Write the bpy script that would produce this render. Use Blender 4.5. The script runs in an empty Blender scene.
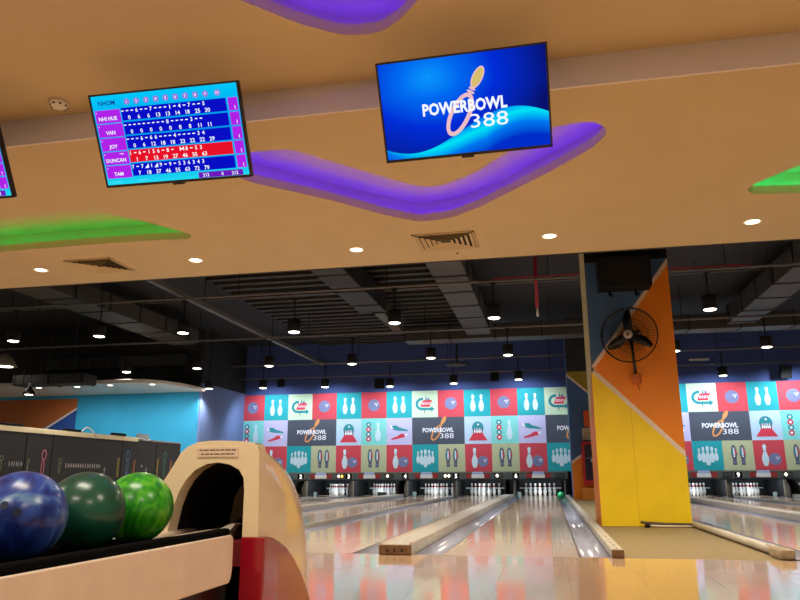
import bpy, bmesh, math, random
from mathutils import Vector, Matrix
from mathutils.geometry import tessellate_polygon
random.seed(7)
PI = math.pi
sc = bpy.context.scene
COL = sc.collection

# ------------------------------------------------------------------ materials
def lin(c):
    out = []
    for v in c[:3]:
        v = v / 255.0
        out.append(v / 12.92 if v <= 0.04045 else ((v + 0.055) / 1.055) ** 2.4)
    return (out[0], out[1], out[2], 1.0)

MATS = {}
def mat(name, rgb, rough=0.5, metal=0.0, var=0.0, scale=8.0, bump=0.0, coat=0.0, stretch=None, spec=0.5):
    """Principled paint whose colour varies a little with object-space noise."""
    if name in MATS:
        return MATS[name]
    m = bpy.data.materials.new(name); m.use_nodes = True
    nt = m.node_tree; b = nt.nodes['Principled BSDF']
    b.inputs['Base Color'].default_value = lin(rgb)
    b.inputs['Roughness'].default_value = rough
    b.inputs['Metallic'].default_value = metal
    b.inputs['Specular IOR Level'].default_value = spec
    if coat:
        b.inputs['Coat Weight'].default_value = coat
        b.inputs['Coat Roughness'].default_value = 0.06
    if var or bump:
        tc = nt.nodes.new('ShaderNodeTexCoord'); mp = nt.nodes.new('ShaderNodeMapping')
        nz = nt.nodes.new('ShaderNodeTexNoise')
        nz.inputs['Scale'].default_value = scale; nz.inputs['Detail'].default_value = 4
        if stretch: mp.inputs['Scale'].default_value = stretch
        nt.links.new(tc.outputs['Object'], mp.inputs['Vector'])
        nt.links.new(mp.outputs['Vector'], nz.inputs['Vector'])
        if var:
            r = nt.nodes.new('ShaderNodeValToRGB')
            c = lin(rgb)
            r.color_ramp.elements[0].position = 0.3; r.color_ramp.elements[1].position = 0.7
            r.color_ramp.elements[0].color = tuple(min(1, x * (1 - var)) for x in c[:3]) + (1,)
            r.color_ramp.elements[1].color = tuple(min(1, x * (1 + var)) for x in c[:3]) + (1,)
            nt.links.new(nz.outputs['Fac'], r.inputs['Fac'])
            nt.links.new(r.outputs['Color'], b.inputs['Base Color'])
        if bump:
            bp = nt.nodes.new('ShaderNodeBump'); bp.inputs['Strength'].default_value = bump
            bp.inputs['Distance'].default_value = 0.01
            nt.links.new(nz.outputs['Fac'], bp.inputs['Height'])
            nt.links.new(bp.outputs['Normal'], b.inputs['Normal'])
    MATS[name] = m
    return m

def emit(name, rgb, strength=1.0):
    if name in MATS: return MATS[name]
    m = bpy.data.materials.new(name); m.use_nodes = True
    nt = m.node_tree; nt.nodes.clear()
    e = nt.nodes.new('ShaderNodeEmission'); o = nt.nodes.new('ShaderNodeOutputMaterial')
    e.inputs['Color'].default_value = lin(rgb); e.inputs['Strength'].default_value = strength
    nt.links.new(e.outputs[0], o.inputs[0]); MATS[name] = m
    return m

def wood_mat(name, base, board, rough, seam=0.82, tile=None, coat=0.0, var=0.10):
    """Boards along Y (or square tiles) with grain."""
    m = bpy.data.materials.new(name); m.use_nodes = True
    nt = m.node_tree; N = nt.nodes; L = nt.links; b = N['Principled BSDF']
    tc = N.new('ShaderNodeTexCoord'); mp = N.new('ShaderNodeMapping')
    mp.inputs['Rotation'].default_value = (0, 0, PI / 2)
    L.new(tc.outputs['Object'], mp.inputs['Vector'])
    br = N.new('ShaderNodeTexBrick')
    br.inputs['Scale'].default_value = 1.0
    br.inputs['Brick Width'].default_value = tile[1] if tile else 1.6
    br.inputs['Row Height'].default_value = tile[0] if tile else board
    br.inputs['Mortar Size'].default_value = 0.0012
    br.inputs['Mortar Smooth'].default_value = 0.3
    c = lin(base)
    br.inputs['Color1'].default_value = tuple(min(1, x * (1 + var)) for x in c[:3]) + (1,)
    br.inputs['Color2'].default_value = tuple(x * (1 - var) for x in c[:3]) + (1,)
    br.inputs['Mortar'].default_value = tuple(x * seam for x in c[:3]) + (1,)
    L.new(mp.outputs['Vector'], br.inputs['Vector'])
    mp2 = N.new('ShaderNodeMapping'); mp2.inputs['Scale'].default_value = (22, 1.2, 1)
    nz = N.new('ShaderNodeTexNoise'); nz.inputs['Scale'].default_value = 3; nz.inputs['Detail'].default_value = 6
    L.new(tc.outputs['Object'], mp2.inputs['Vector']); L.new(mp2.outputs['Vector'], nz.inputs['Vector'])
    mix = N.new('ShaderNodeMixRGB'); mix.blend_type = 'MULTIPLY'; mix.inputs['Fac'].default_value = 0.35
    rr = N.new('ShaderNodeValToRGB'); rr.color_ramp.elements[0].color = (.62, .58, .54, 1)
    L.new(nz.outputs['Fac'], rr.inputs['Fac'])
    L.new(br.outputs['Color'], mix.inputs['Color1']); L.new(rr.outputs['Color'], mix.inputs['Color2'])
    L.new(mix.outputs['Color'], b.inputs['Base Color'])
    b.inputs['Roughness'].default_value = rough; b.inputs['Specular IOR Level'].default_value = .36
    if coat:
        b.inputs['Coat Weight'].default_value = coat; b.inputs['Coat Roughness'].default_value = 0.05
    MATS[name] = m
    return m

def ball_mat(name, c1, c2, c3, scale=3.0, dist=6.0):
    m = bpy.data.materials.new(name); m.use_nodes = True
    nt = m.node_tree; N = nt.nodes; L = nt.links; b = N['Principled BSDF']
    tc = N.new('ShaderNodeTexCoord')
    nz = N.new('ShaderNodeTexNoise'); nz.inputs['Scale'].default_value = scale * 3
    nz.inputs['Detail'].default_value = 3; nz.inputs['Distortion'].default_value = dist * .35
    mp = N.new('ShaderNodeMapping'); mp.inputs['Scale'].default_value = (2.6, 2.6, 0.75)
    mp.inputs['Rotation'].default_value = (.25, .35, 0)
    L.new(tc.outputs['Object'], mp.inputs['Vector']); L.new(mp.outputs['Vector'], nz.inputs['Vector'])
    r = N.new('ShaderNodeValToRGB')
    r.color_ramp.elements[0].position = .36; r.color_ramp.elements[0].color = lin(c1)
    r.color_ramp.elements[1].position = .68; r.color_ramp.elements[1].color = lin(c3)
    e = r.color_ramp.elements.new(.52); e.color = lin(c2)
    L.new(nz.outputs['Fac'], r.inputs['Fac']); L.new(r.outputs['Color'], b.inputs['Base Color'])
    b.inputs['Roughness'].default_value = .28; b.inputs['Coat Weight'].default_value = .15; b.inputs['Coat Roughness'].default_value = .12
    return m

# ------------------------------------------------------------------ mesh builder
class MB:
    def __init__(s): s.v = []; s.f = []; s.mi = []; s.sm = []
    def add(s, vs, fs, mi=0, smooth=False):
        o = len(s.v); s.v += [tuple(v) for v in vs]
        for f in fs:
            s.f.append([i + o for i in f]); s.mi.append(mi); s.sm.append(smooth)
        return s
    def box(s, x0, x1, y0, y1, z0, z1, mi=0):
        vs = [(x0,y0,z0),(x1,y0,z0),(x1,y1,z0),(x0,y1,z0),(x0,y0,z1),(x1,y0,z1),(x1,y1,z1),(x0,y1,z1)]
        return s.add(vs, [(3,2,1,0),(4,5,6,7),(0,1,5,4),(1,2,6,5),(2,3,7,6),(3,0,4,7)], mi)
    def prism(s, poly, axis, a, b, mi=0, smooth=False):
        """poly: 2-D outline; axis 'x' -> (y,z), 'y' -> (x,z), 'z' -> (x,y); extruded from a to b."""
        n = len(poly)
        def P(p, t):
            return {'x': (t, p[0], p[1]), 'y': (p[0], t, p[1]), 'z': (p[0], p[1], t)}[axis]
        vs = [P(p, a) for p in poly] + [P(p, b) for p in poly]
        tri = tessellate_polygon([[Vector((p[0], p[1], 0)) for p in poly]])
        s.add(vs, [tuple(t) for t in tri] + [tuple(i + n for i in reversed(t)) for t in tri], mi)
        s.add(vs, [(i, (i + 1) % n, (i + 1) % n + n, i + n) for i in range(n)], mi, smooth)
        return s
    def lathe(s, prof, n=24, c=(0,0,0), axis='z', mi=0, smooth=True):
        vs = []
        for r, h in prof:
            for k in range(n):
                a = 2 * PI * k / n; x, y = r * math.cos(a), r * math.sin(a)
                q = {'z': (x, y, h), 'y': (x, h, y), 'x': (h, x, y)}[axis]
                vs.append((q[0] + c[0], q[1] + c[1], q[2] + c[2]))
        fs = []
        for j in range(len(prof) - 1):
            for k in range(n):
                fs.append((j*n+k, j*n+(k+1)%n, (j+1)*n+(k+1)%n, (j+1)*n+k))
        s.add(vs, fs, mi, smooth)
        for j in (0, len(prof) - 1):
            if prof[j][0] > 1e-5:
                o = [vs[j*n+k] for k in range(n)]
                s.add(o, [tuple(range(n))], mi)
        return s
    def tube(s, pts, r, n=8, mi=0, closed=False):
        pts = [Vector(p) for p in pts]; m = len(pts); vs = []; up = None
        for i, p in enumerate(pts):
            if closed: t = pts[(i+1) % m] - pts[i-1]
            else: t = pts[min(i+1, m-1)] - pts[max(i-1, 0)]
            t.normalize()
            if up is None: up = Vector((0,0,1)) if abs(t.z) < .9 else Vector((1,0,0))
            a = t.cross(up)
            if a.length < 1e-5: a = t.orthogonal()
            a.normalize(); b = a.cross(t); up = b
            for k in range(n):
                q = 2 * PI * k / n
                vs.append(p + r * (math.cos(q) * a + math.sin(q) * b))
        fs = []
        for i in range(m if closed else m - 1):
            j = (i + 1) % m
            for k in range(n): fs.append((i*n+k, i*n+(k+1)%n, j*n+(k+1)%n, j*n+k))
        if not closed: fs += [tuple(range(n)), tuple((m-1)*n + k for k in range(n))]
        return s.add(vs, fs, mi, n > 6)
    def merge(s, o, mi=None, tf=None):
        vs = [tuple(tf @ Vector(v)) for v in o.v] if tf else o.v
        k = len(s.v); s.v += vs
        for f, m, q in zip(o.f, o.mi, o.sm):
            s.f.append([i + k for i in f]); s.mi.append(m if mi is None else mi); s.sm.append(q)
        return s
    def build(s, name, mats, parent=None, loc=None, bevel=0, seg=2, ang=0.6, kind=None, fix=True):
        me = bpy.data.meshes.new(name); me.from_pydata(s.v, [], s.f)
        if not isinstance(mats, (list, tuple)): mats = [mats]
        for m in mats: me.materials.append(m)
        me.polygons.foreach_set('material_index', s.mi); me.polygons.foreach_set('use_smooth', s.sm)
        if fix:
            bm = bmesh.new(); bm.from_mesh(me)
            bmesh.ops.remove_doubles(bm, verts=bm.verts, dist=1e-6)
            bmesh.ops.recalc_face_normals(bm, faces=bm.faces); bm.to_mesh(me); bm.free()
        me.update()
        o = bpy.data.objects.new(name, me); COL.objects.link(o)
        if parent: o.parent = parent
        if loc: o.location = loc
        if bevel:
            b = o.modifiers.new('bevel', 'BEVEL'); b.width = bevel; b.segments = seg; b.limit_method = 'ANGLE'; b.angle_limit = ang
            for p in me.polygons: p.use_smooth = True
            w = o.modifiers.new('wn', 'WEIGHTED_NORMAL'); w.keep_sharp = False
        if kind: o['kind'] = kind
        return o

def thing(name, label, cat, loc=(0,0,0), rot=(0,0,0), group=None):
    o = bpy.data.objects.new(name, None); COL.objects.link(o)
    o.location = loc; o.rotation_euler = rot; o.empty_display_size = .1
    o['label'] = label; o['category'] = cat
    if group: o['group'] = group
    return o
def tag(o, label, cat, group=None):
    o['label'] = label; o['category'] = cat
    if group: o['group'] = group
    return o
def dup(root, loc, label=None, rot=None):
    r = root.copy(); COL.objects.link(r); r.location = loc
    if label: r['label'] = label
    if rot: r.rotation_euler = rot
    for ch in list(root.children):
        c = ch.copy(); COL.objects.link(c); c.parent = r
        for g in list(ch.children):
            d = g.copy(); COL.objects.link(d); d.parent = c
    return r

def text_mb(txt, h, w=None, bold=0.0, align='CENTER', space=1.0, depth=0.0, res=2):
    """Flat lettering in the local XY plane, cap height h, centred on the origin (or starting at it)."""
    cu = bpy.data.curves.new('lettering', 'FONT'); cu.body = txt; cu.size = 1; cu.resolution_u = res
    cu.offset = bold; cu.space_character = space; cu.extrude = depth; cu.fill_mode = 'FRONT' if depth == 0 else 'BOTH'
    ob = bpy.data.objects.new('lettering', cu); COL.objects.link(ob)
    dg = bpy.context.evaluated_depsgraph_get(); dg.update()
    me = bpy.data.meshes.new_from_object(ob.evaluated_get(dg))
    bpy.data.objects.remove(ob); bpy.data.curves.remove(cu)
    vs = [v.co.copy() for v in me.vertices]; fs = [tuple(p.vertices) for p in me.polygons]
    bpy.data.meshes.remove(me)
    if not vs: return MB()
    x0 = min(v.x for v in vs); x1 = max(v.x for v in vs); ch = 0.72
    sy = h / ch; sx = (w / (x1 - x0)) if w else sy
    ox = (x0 + x1) / 2 if align == 'CENTER' else x0
    m = MB(); m.add([((v.x - ox) * sx, (v.y - ch / 2) * sy, v.z) for v in vs], fs)
    return m
def circ(cx, cy, r, n=20, ry=None, rot=0.0):
    ry = ry or r; out = []
    for k in range(n):
        a = 2 * PI * k / n; x, y = r * math.cos(a), ry * math.sin(a)
        out.append((cx + x * math.cos(rot) - y * math.sin(rot), cy + x * math.sin(rot) + y * math.cos(rot)))
    return out
def flat(mb, poly, z=0.0, mi=0):
    tri = tessellate_polygon([[Vector((p[0], p[1], 0)) for p in poly]])
    mb.add([(p[0], p[1], z) for p in poly], [tuple(t) for t in tri], mi)
    return mb
def ring(mb, cx, cy, rx, ry, t, rot=0.0, z=0.0, mi=0, n=32):
    o = circ(cx, cy, rx, n, ry, rot); i = circ(cx, cy, rx - t, n, ry - t, rot)
    vs = [(p[0], p[1], z) for p in o + i]
    mb.add(vs, [(k, (k+1) % n, n + (k+1) % n, n + k) for k in range(n)], mi)
    return mb
TOWALL = Matrix(((1,0,0,0),(0,0,-1,0),(0,1,0,0),(0,0,0,1)))   # local XY -> world XZ, +Z -> -Y

# ------------------------------------------------------------------ palette
M_beige = mat('ceiling_paint', (198, 178, 138), .75, var=.03, scale=2)
M_fascia = mat('fascia_paint', (214, 206, 204), .7, var=.03, scale=2)
M_black = mat('black_matt', (17, 16, 15), .65, var=.2, scale=12, spec=.25)
M_blackg = mat('black_gloss', (12, 12, 13), .25)
M_deck = mat('black_deck', (27, 26, 25), .8, var=.2, scale=3)
M_rib = mat('deck_rib', (48, 45, 41), .7, var=.15, scale=4)
M_duct = mat('painted_duct', (64, 60, 53), .55, var=.15, scale=5)
M_ductd = mat('dark_duct', (27, 26, 25), .6, var=.2, scale=5)
M_pipe = mat('grey_conduit', (105, 102, 98), .5, var=.1, scale=8)
M_redpipe = mat('red_pipe', (170, 25, 50), .4, var=.1)
M_white = mat('white_plastic', (225, 222, 215), .45, var=.04)
M_pin = mat('pin_white', (238, 240, 240), .22, coat=.4, var=.02)
M_pinred = mat('pin_stripe', (190, 30, 40), .3)
M_navy = mat('navy_wall', (66, 84, 140), .8, var=.06, scale=2)
M_leftwall = mat('slate_blue_wall', (108, 130, 180), .8, var=.05, scale=2)
M_cyan = mat('cyan_wall', (38, 160, 208), .7, var=.05, scale=2)
M_brown = mat('rust_wall', (170, 92, 40), .7, var=.08, scale=2)
M_royal = mat('royal_blue', (25, 70, 150), .7, var=.05)
M_line = mat('pale_line', (226, 205, 190), .6)
M_yellow = mat('column_yellow', (240, 204, 6), .5, var=.05, scale=3)
M_orange = mat('column_orange', (236, 134, 12), .5, var=.05, scale=3)
M_cblue = mat('column_blue', (62, 98, 146), .6, var=.06, scale=3)
M_olive = mat('column_olive', (150, 132, 30), .6, var=.08)
M_capt = mat('capping_top', (198, 190, 174), .4, var=.12, scale=6, stretch=(6, 1, 1))
M_capend = mat('capping_end', (118, 90, 56), .55, var=.3, scale=30)
M_gutter = mat('gutter_plastic', (168, 168, 182), .2, var=.1, scale=4, stretch=(3, .6, 1))
M_carpet = mat('taupe_floor', (150, 130, 92), .6, var=.12, scale=20, bump=.05)
M_hood = mat('hood_cream', (238, 216, 178), .11, var=.02, coat=.6)
M_hoodred = mat('hood_red', (150, 18, 34), .2, coat=.6, var=.04)
M_rail = mat('rail_cream', (228, 208, 188), .3, var=.05, scale=14, coat=.3)
M_sticker = mat('sticker', (226, 200, 176), .5)
M_ink = mat('ink', (40, 26, 24), .6)
M_lane = wood_mat('lane_maple', (222, 192, 166), .0275, .095, coat=.0, var=.05)
M_appr = wood_mat('approach_laminate', (224, 186, 148), .09, .095, tile=(.42, 1.25), coat=.3, var=.06)
M_metal = mat('brushed_metal', (170, 170, 168), .3, metal=1.0)
M_mask = mat('mask_grey', (84, 92, 88), .5, var=.1, scale=6)
M_taupe = mat('kickback_taupe', (138, 128, 108), .5, var=.12, scale=10)
M_pit = mat('pit_dark', (22, 26, 30), .7, var=.2)
M_maskred = mat('mask_red', (150, 40, 40), .5)
M_bluepl = mat('plate_blue', (90, 130, 210), .4)
M_lens = emit('lamp_lens', (255, 247, 228), 9.0)
M_lens_warm = emit('downlight_lens', (255, 236, 190), 6.0)

# ------------------------------------------------------------------ camera (solved from the photograph's lane lines)
yaw, pitch, roll, fpx = .1995, .2417, -.0042, 716.99
w = Vector((-math.sin(yaw)*math.cos(pitch), math.cos(yaw)*math.cos(pitch), math.sin(pitch)))
r0 = Vector((math.cos(yaw), math.sin(yaw), 0)); u0 = r0.cross(w)
r = r0*math.cos(roll) + u0*math.sin(roll); u = -r0*math.sin(roll) + u0*math.cos(roll)
cam = bpy.data.cameras.new('camera'); co = bpy.data.objects.new('camera', cam); COL.objects.link(co)
cam.sensor_width = 36; cam.lens = fpx / 800 * 36; cam.clip_start = .05
mw = Matrix(((r.x, u.x, -w.x, .3392), (r.y, u.y, -w.y, -5.949), (r.z, u.z, -w.z, .604), (0, 0, 0, 1)))
co.matrix_world = mw; sc.camera = co

# ------------------------------------------------------------------ lamps
def spot(loc, power, col=(1, .93, .82), size=120, blend=.7, rot=(0,0,0), rad=.05):
    l = bpy.data.lights.new('spot', 'SPOT'); l.energy = power; l.color = col
    l.spot_size = math.radians(size); l.spot_blend = blend; l.shadow_soft_size = rad
    o = bpy.data.objects.new('lamp_light', l); COL.objects.link(o); o.location = loc; o.rotation_euler = rot
    return o
def area(loc, power, col, sx, sy, rot=(0,0,0), spread=180):
    l = bpy.data.lights.new('area', 'AREA'); l.energy = power; l.color = col
    l.shape = 'RECTANGLE'; l.size = sx; l.size_y = sy; l.spread = math.radians(spread)
    o = bpy.data.objects.new('lamp_light', l); COL.objects.link(o); o.location = loc; o.rotation_euler = rot
    return o

LANES = {1: -8.59, 2: -6.78, 3: -5.20, 4: -3.39, 5: -1.81, 6: 0.0, 7: 2.85, 8: 4.66, 9: 6.24, 10: 8.05}
WORD = {1:'one',2:'two',3:'three',4:'four',5:'five',6:'six',7:'seven',8:'eight',9:'nine',10:'ten'}
MY = 16.5      # plane of the masks and the mural

# ================================================================== SETTING
MB().box(-16, 10, -9.5, 0, -.3, 0).build('floor', M_appr, kind='structure')
MB().box(-17, 10, 0, 19.8, -.4, -.13).build('floor', M_black, kind='structure')
MB().box(.86, 2.0, 0.002, 19.7, -.13, -.004).build('floor', M_carpet, kind='structure')
MB().box(-17, -9.40, 0.002, 13.4, -.13, -.004).build('floor', M_carpet, kind='structure')

# lower ceiling with light coves, upper ceiling behind it
def smooth_poly(pts, rad=.09, n=4):
    out = []
    m = len(pts)
    for i in range(m):
        a = Vector(pts[i-1]); b = Vector(pts[i]); c = Vector(pts[(i+1) % m])
        d1 = (a-b); d2 = (c-b); q = min(rad, d1.length*.45, d2.length*.45)
        p1 = b + d1.normalized()*q; p2 = b + d2.normalized()*q
        for k in range(n+1):
            t = k/n; out.append(tuple((1-t)**2*p1 + 2*t*(1-t)*b + t*t*p2))
    return out
def offset_poly(pts, d):
    area2 = sum(pts[i-1][0]*pts[i][1]-pts[i][0]*pts[i-1][1] for i in range(len(pts)))
    sg = 1 if area2 > 0 else -1; out = []; m = len(pts)
    for i in range(m):
        a = Vector(pts[i-1]); b = Vector(pts[i]); c = Vector(pts[(i+1) % m])
        e1 = (b-a).normalized(); e2 = (c-b).normalized()
        n1 = Vector((e1.y, -e1.x))*sg; n2 = Vector((e2.y, -e2.x))*sg
        nn = (n1+n2)
        if nn.length < 1e-4: nn = n1
        nn.normalize(); k = d / max(.5, nn.dot(n1))
        out.append(tuple(b + nn*k))
    return out
purple = smooth_poly([(-2.05,-1.30),(-1.70,-1.46),(-1.368,-1.443),(-1.035,-1.056),(-.608,-.589),(-.444,-.533),(-.154,-.716),
    (.30,-1.22),(.481,-1.395),(.722,-1.43),(.819,-1.338),(.846,-1.228),(.777,-1.038),(.483,-.677),(-.142,-.011),(-.436,.208),(-.723,.255),
    (-1.0,.008),(-1.38,-.443),(-1.893,-.946)], .07)
greenL = smooth_poly([(-6.4,-.5),(-4.453,-.628),(-3.822,-.649),(-3.46,-.597),(-3.178,-.246),(-2.964,.118),(-3.0,.22),(-3.055,.253),(-3.446,.216),(-4.452,.211),(-6.4,.26)], .06)
greenR = smooth_poly([(4.2,-1.3),(2.9,-.85),(2.33,-.378),(2.171,-.182),(2.074,-.038),(2.061,.066),(2.125,.169),(2.515,.23),(4.2,.25)], .06)
upper = smooth_poly([(-1.9,-3.6),(-1.165,-2.824),(-.919,-2.557),(-.7,-2.395),(-.494,-2.381),(-.356,-2.477),(-.226,-2.628),(.25,-3.4),(-.15,-3.6),(-.6,-3.05),(-1.3,-3.7)], .08)

def hull(pts):
    P = sorted(set((round(p[0], 5), round(p[1], 5)) for p in pts))
    def half(q):
        o = []
        for p in q:
            while len(o) > 1 and (o[-1][0]-o[-2][0])*(p[1]-o[-2][1]) - (o[-1][1]-o[-2][1])*(p[0]-o[-2][0]) <= 0: o.pop()
            o.append(p)
        return o[:-1]
    return half(P) + half(P[::-1])
def cove_ceiling(name, rect, z, holes, thick, lip, pocket_h, leds):
    x0, x1, y0, y1 = rect
    outer = [(x0,y0),(x1,y0),(x1,y1),(x0,y1)]
    mb = MB()
    loops = [outer] + holes
    for zz in (z, z + thick):
        tri = tessellate_polygon([[Vector((p[0], p[1], 0)) for p in l] for l in loops])
        fl = [p for l in loops for p in l]
        mb.add([(p[0], p[1], zz) for p in fl], [tuple(t) for t in tri], 0)
    for l in loops:
        n = len(l)
        mb.add([(p[0],p[1],z) for p in l]+[(p[0],p[1],z+thick) for p in l], [(i,(i+1)%n,(i+1)%n+n,i+n) for i in range(n)], 0)
    c = mb.build(name, [M_beige], kind='structure', fix=False)
    # light pockets above each opening: wider than the opening, LED strip lying on the hidden lip
    for h, (col, st) in zip(holes, leds):
        o = hull(offset_poly(h, lip)); n = len(o); p = MB()
        a = z + thick; b = z + thick + pocket_h
        p.add([(q[0],q[1],a) for q in o]+[(q[0],q[1],b) for q in o], [(i,(i+1)%n,(i+1)%n+n,i+n) for i in range(n)], 0)
        flat(p, o, b)
        p.build('cove_pocket', M_beige, c, fix=False)
        m = offset_poly(h, lip*.6)
        s = MB(); s.tube([(q[0],q[1],a+.02) for q in m], .008, 5, closed=True)
        s.build('led_strip', emit('led_%s' % len(MATS), col, st), c)
cove_ceiling('ceiling', (-9.5, 7.5, -1.88, 1.53), 2.9, [purple, greenL, greenR], .075, .20, .19,
      [((58, 22, 255), 38), ((30, 215, 100), 13), ((0, 215, 130), 24)])
cove_ceiling('ceiling', (-9.5, 7.5, -9.5, -1.90), 3.1, [upper], .075, .20, .19, [((58, 22, 255), 38)])
MB().box(-9.5, 7.5, -1.90, -1.88, 2.9, 3.185).build('trim_1', M_fascia, kind='structure')
MB().box(-9.5, 7.5, 1.53, 1.58, 2.9, 4.9).build('trim_2', M_deck, kind='structure')

# lane hall shell
MB().box(-17, 10, 1.58, 19.8, 4.9, 5.0).build('ceiling', M_deck, kind='structure')
MB().box(-9.5, 10, MY+.05, MY+.25, .745, 4.9).build('wall_back', M_navy, kind='structure')
MB().box(-17, 10, 19.7, 19.8, -.13, 4.9).build('wall_back', M_pit, kind='structure')
MB().box(-9.7, -9.5, 13.42, 19.7, -.13, 3.3, 0).box(-9.7, -9.5, 13.42, 19.7, 3.3, 4.9, 1).build('wall_left', [M_leftwall, M_deck], kind='structure')
# side-room wall: cyan, with a rust and royal-blue triangle
sw = MB(); yw = 13.4
sw.box(-18, -9.56, yw, yw+.2, -.13, 3.12, 0); sw.box(-18, -9.56, yw, yw+.2, 3.12, 4.9, 4)
sw.prism([(-18, 1.2),(-15.8,1.25),(-14.62,2.045),(-13.5,2.66),(-13.5,2.93),(-18,2.95)], 'y', yw-.006, yw, 1)
sw.prism([(-13.5,2.61),(-15.0,1.78),(-16.4,.9),(-13.5,.9)], 'y', yw-.006, yw, 2)
sw.prism([(-13.5,2.66),(-13.5,2.60),(-16.4,.90),(-16.45,.93)], 'y', yw-.010, yw-.004, 3)
sw.build('wall_left_side_room', [M_cyan, M_brown, M_royal, M_line, M_deck], kind='structure')
so = [(-18, 11.05), (-10.4, 11.05), (-9.95, 11.15), (-9.62, 11.5), (-9.42, 12.1), (-9.34, 13.0), (-9.36, 13.39), (-18, 13.39)]
MB().prism(so, 'z', 3.03, 3.125).build('ceiling', M_white, kind='structure', bevel=.01)

# ================================================================== LANES
def gutter_mb(xc, y0, y1):
    m = MB(); n = 10; R = .1175; t = .008
    o = [(xc - R*math.cos(PI*k/n), -.002 - .085*math.sin(PI*k/n)) for k in range(n+1)]
    i = [(xc - (R-t)*math.cos(PI*k/n), -.002 - (.085-t)*math.sin(PI*k/n)) for k in range(n, -1, -1)]
    vs = [(p[0], y0, p[1]) for p in o] + [(p[0], y1, p[1]) for p in o]
    m.add(vs, [(k, k+1, k+n+2, k+n+1) for k in range(n)], 0, True)
    m.add([(p[0], y0, p[1]) for p in i]+[(p[0], y1, p[1]) for p in i], [(k, k+1, k+n+2, k+n+1) for k in range(n)], 0, True)
    for y in (y0, y1):
        for k in range(n):
            m.add([(o[k][0],y,o[k][1]),(o[k+1][0],y,o[k+1][1]),(i[n-k-1][0],y,i[n-k-1][1]),(i[n-k][0],y,i[n-k][1])], [(0,1,2,3)], 0)
    return m
LL = {1:'pale maple bowling lane at the far side, farthest from the yellow column',
      2:'pale maple bowling lane ending under the number two sign', 3:'pale maple bowling lane ending under the number three sign',
      4:'pale maple bowling lane ending under the number four sign', 5:'pale maple bowling lane ending under the number five sign',
      6:'glossy pale bowling lane under the number six sign, beside the yellow column',
      7:'bowling lane mostly hidden behind the yellow column', 8:'bowling lane whose pins stand just past the yellow column edge',
      9:'bowling lane ending under the number nine sign', 10:'bowling lane ending under the number ten sign at the picture edge'}
for n, X in LANES.items():
    t = thing('bowling_lane', LL[n], 'bowling lane', (X, 0, 0))
    MB().box(-.53, .53, .004, 19.35, -.06, 0).build('lane_surface', M_lane, t)
    gutter_mb(-.6475, .004, 19.35).build('gutter', M_gutter, t)
    gutter_mb(.6475, .004, 19.35).build('gutter', M_gutter, t)

def capping(x0, x1, z, label, y0=-.06, y1=16.82, slots=True):
    xc = (x0+x1)/2; t = thing('gutter_capping', label, 'capping', (xc, y0, 0)); hw = (x1-x0)/2
    MB().box(-hw, hw, .05, y1-y0, -.1, z).build('cap_board', M_capt, t, bevel=.008)
    b = MB().box(-hw, hw, 0, .05, .0015, z)
    b.build('end_block', M_capend, t, bevel=.006)
    if hw > .1:   # raised side lips and screw heads
        for sx in (-1, 1):
            MB().box(sx*(hw-.012)-.010, sx*(hw-.012)+.010, .06, y1-y0, z, z+.012).build('edge_strip', M_rail, t)
        for k in range(3):
            q = MB(); q.lathe([(.012,0),(.012,-.004)], 10, (-.06+.06*k, 0, z*.45), 'y'); q.build('bolt', M_ink, t)
    return t
for a, b, lab in ((1,2,'broad flat capping between lanes one and two'),(3,4,'broad flat capping between the number three and four lanes'),
                  (5,6,'broad flat capping with brown bolted end between the number five and six lanes'),
                  (7,8,'broad flat capping between the two lanes nearest past the yellow column'),(9,10,'broad flat capping between the number nine and ten lanes')):
    capping(LANES[a]+.775, LANES[b]-.775, .075, lab)
for a, b, lab in ((2,3,'thin capping strip between the number two and three lanes'),(4,5,'thin capping strip between the number four and five lanes'),
                  (8,9,'thin capping strip beside the number nine lane')):
    xm = (LANES[a]+LANES[b])/2
    capping(xm-.014, xm+.014, .05, lab)
t = capping(.768, .858, .06, 'narrow gold-edged capping along the gutter beside the taupe strip and yellow column', y0=-.03)
for k in range(5):
    q = MB(); q.lathe([(.008,0),(.008,.003)], 10, (0, .12+.28*k, .06)); q.build('bolt', M_ink, t)
t = thing('gutter_rail', 'cream tube rail along the floor past the yellow column, ending in a pale block', 'rail', (2.018, .16, 0))
rl = MB(); rl.tube([(0,.0,.035),(0,3,.035),(.0,16.6,.035)], .035, 10); rl.build('tube', M_capt, t)
MB().box(-.055, .058, -.1, .18, -.003, .075).build('end_block', mat('block_grey', (176,158,132), .45, var=.2, scale=18), t, bevel=.02)
MB().box(-.02, .03, .18, .4, .03, .075).build('clamp', M_capt, t, bevel=.01)

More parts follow.
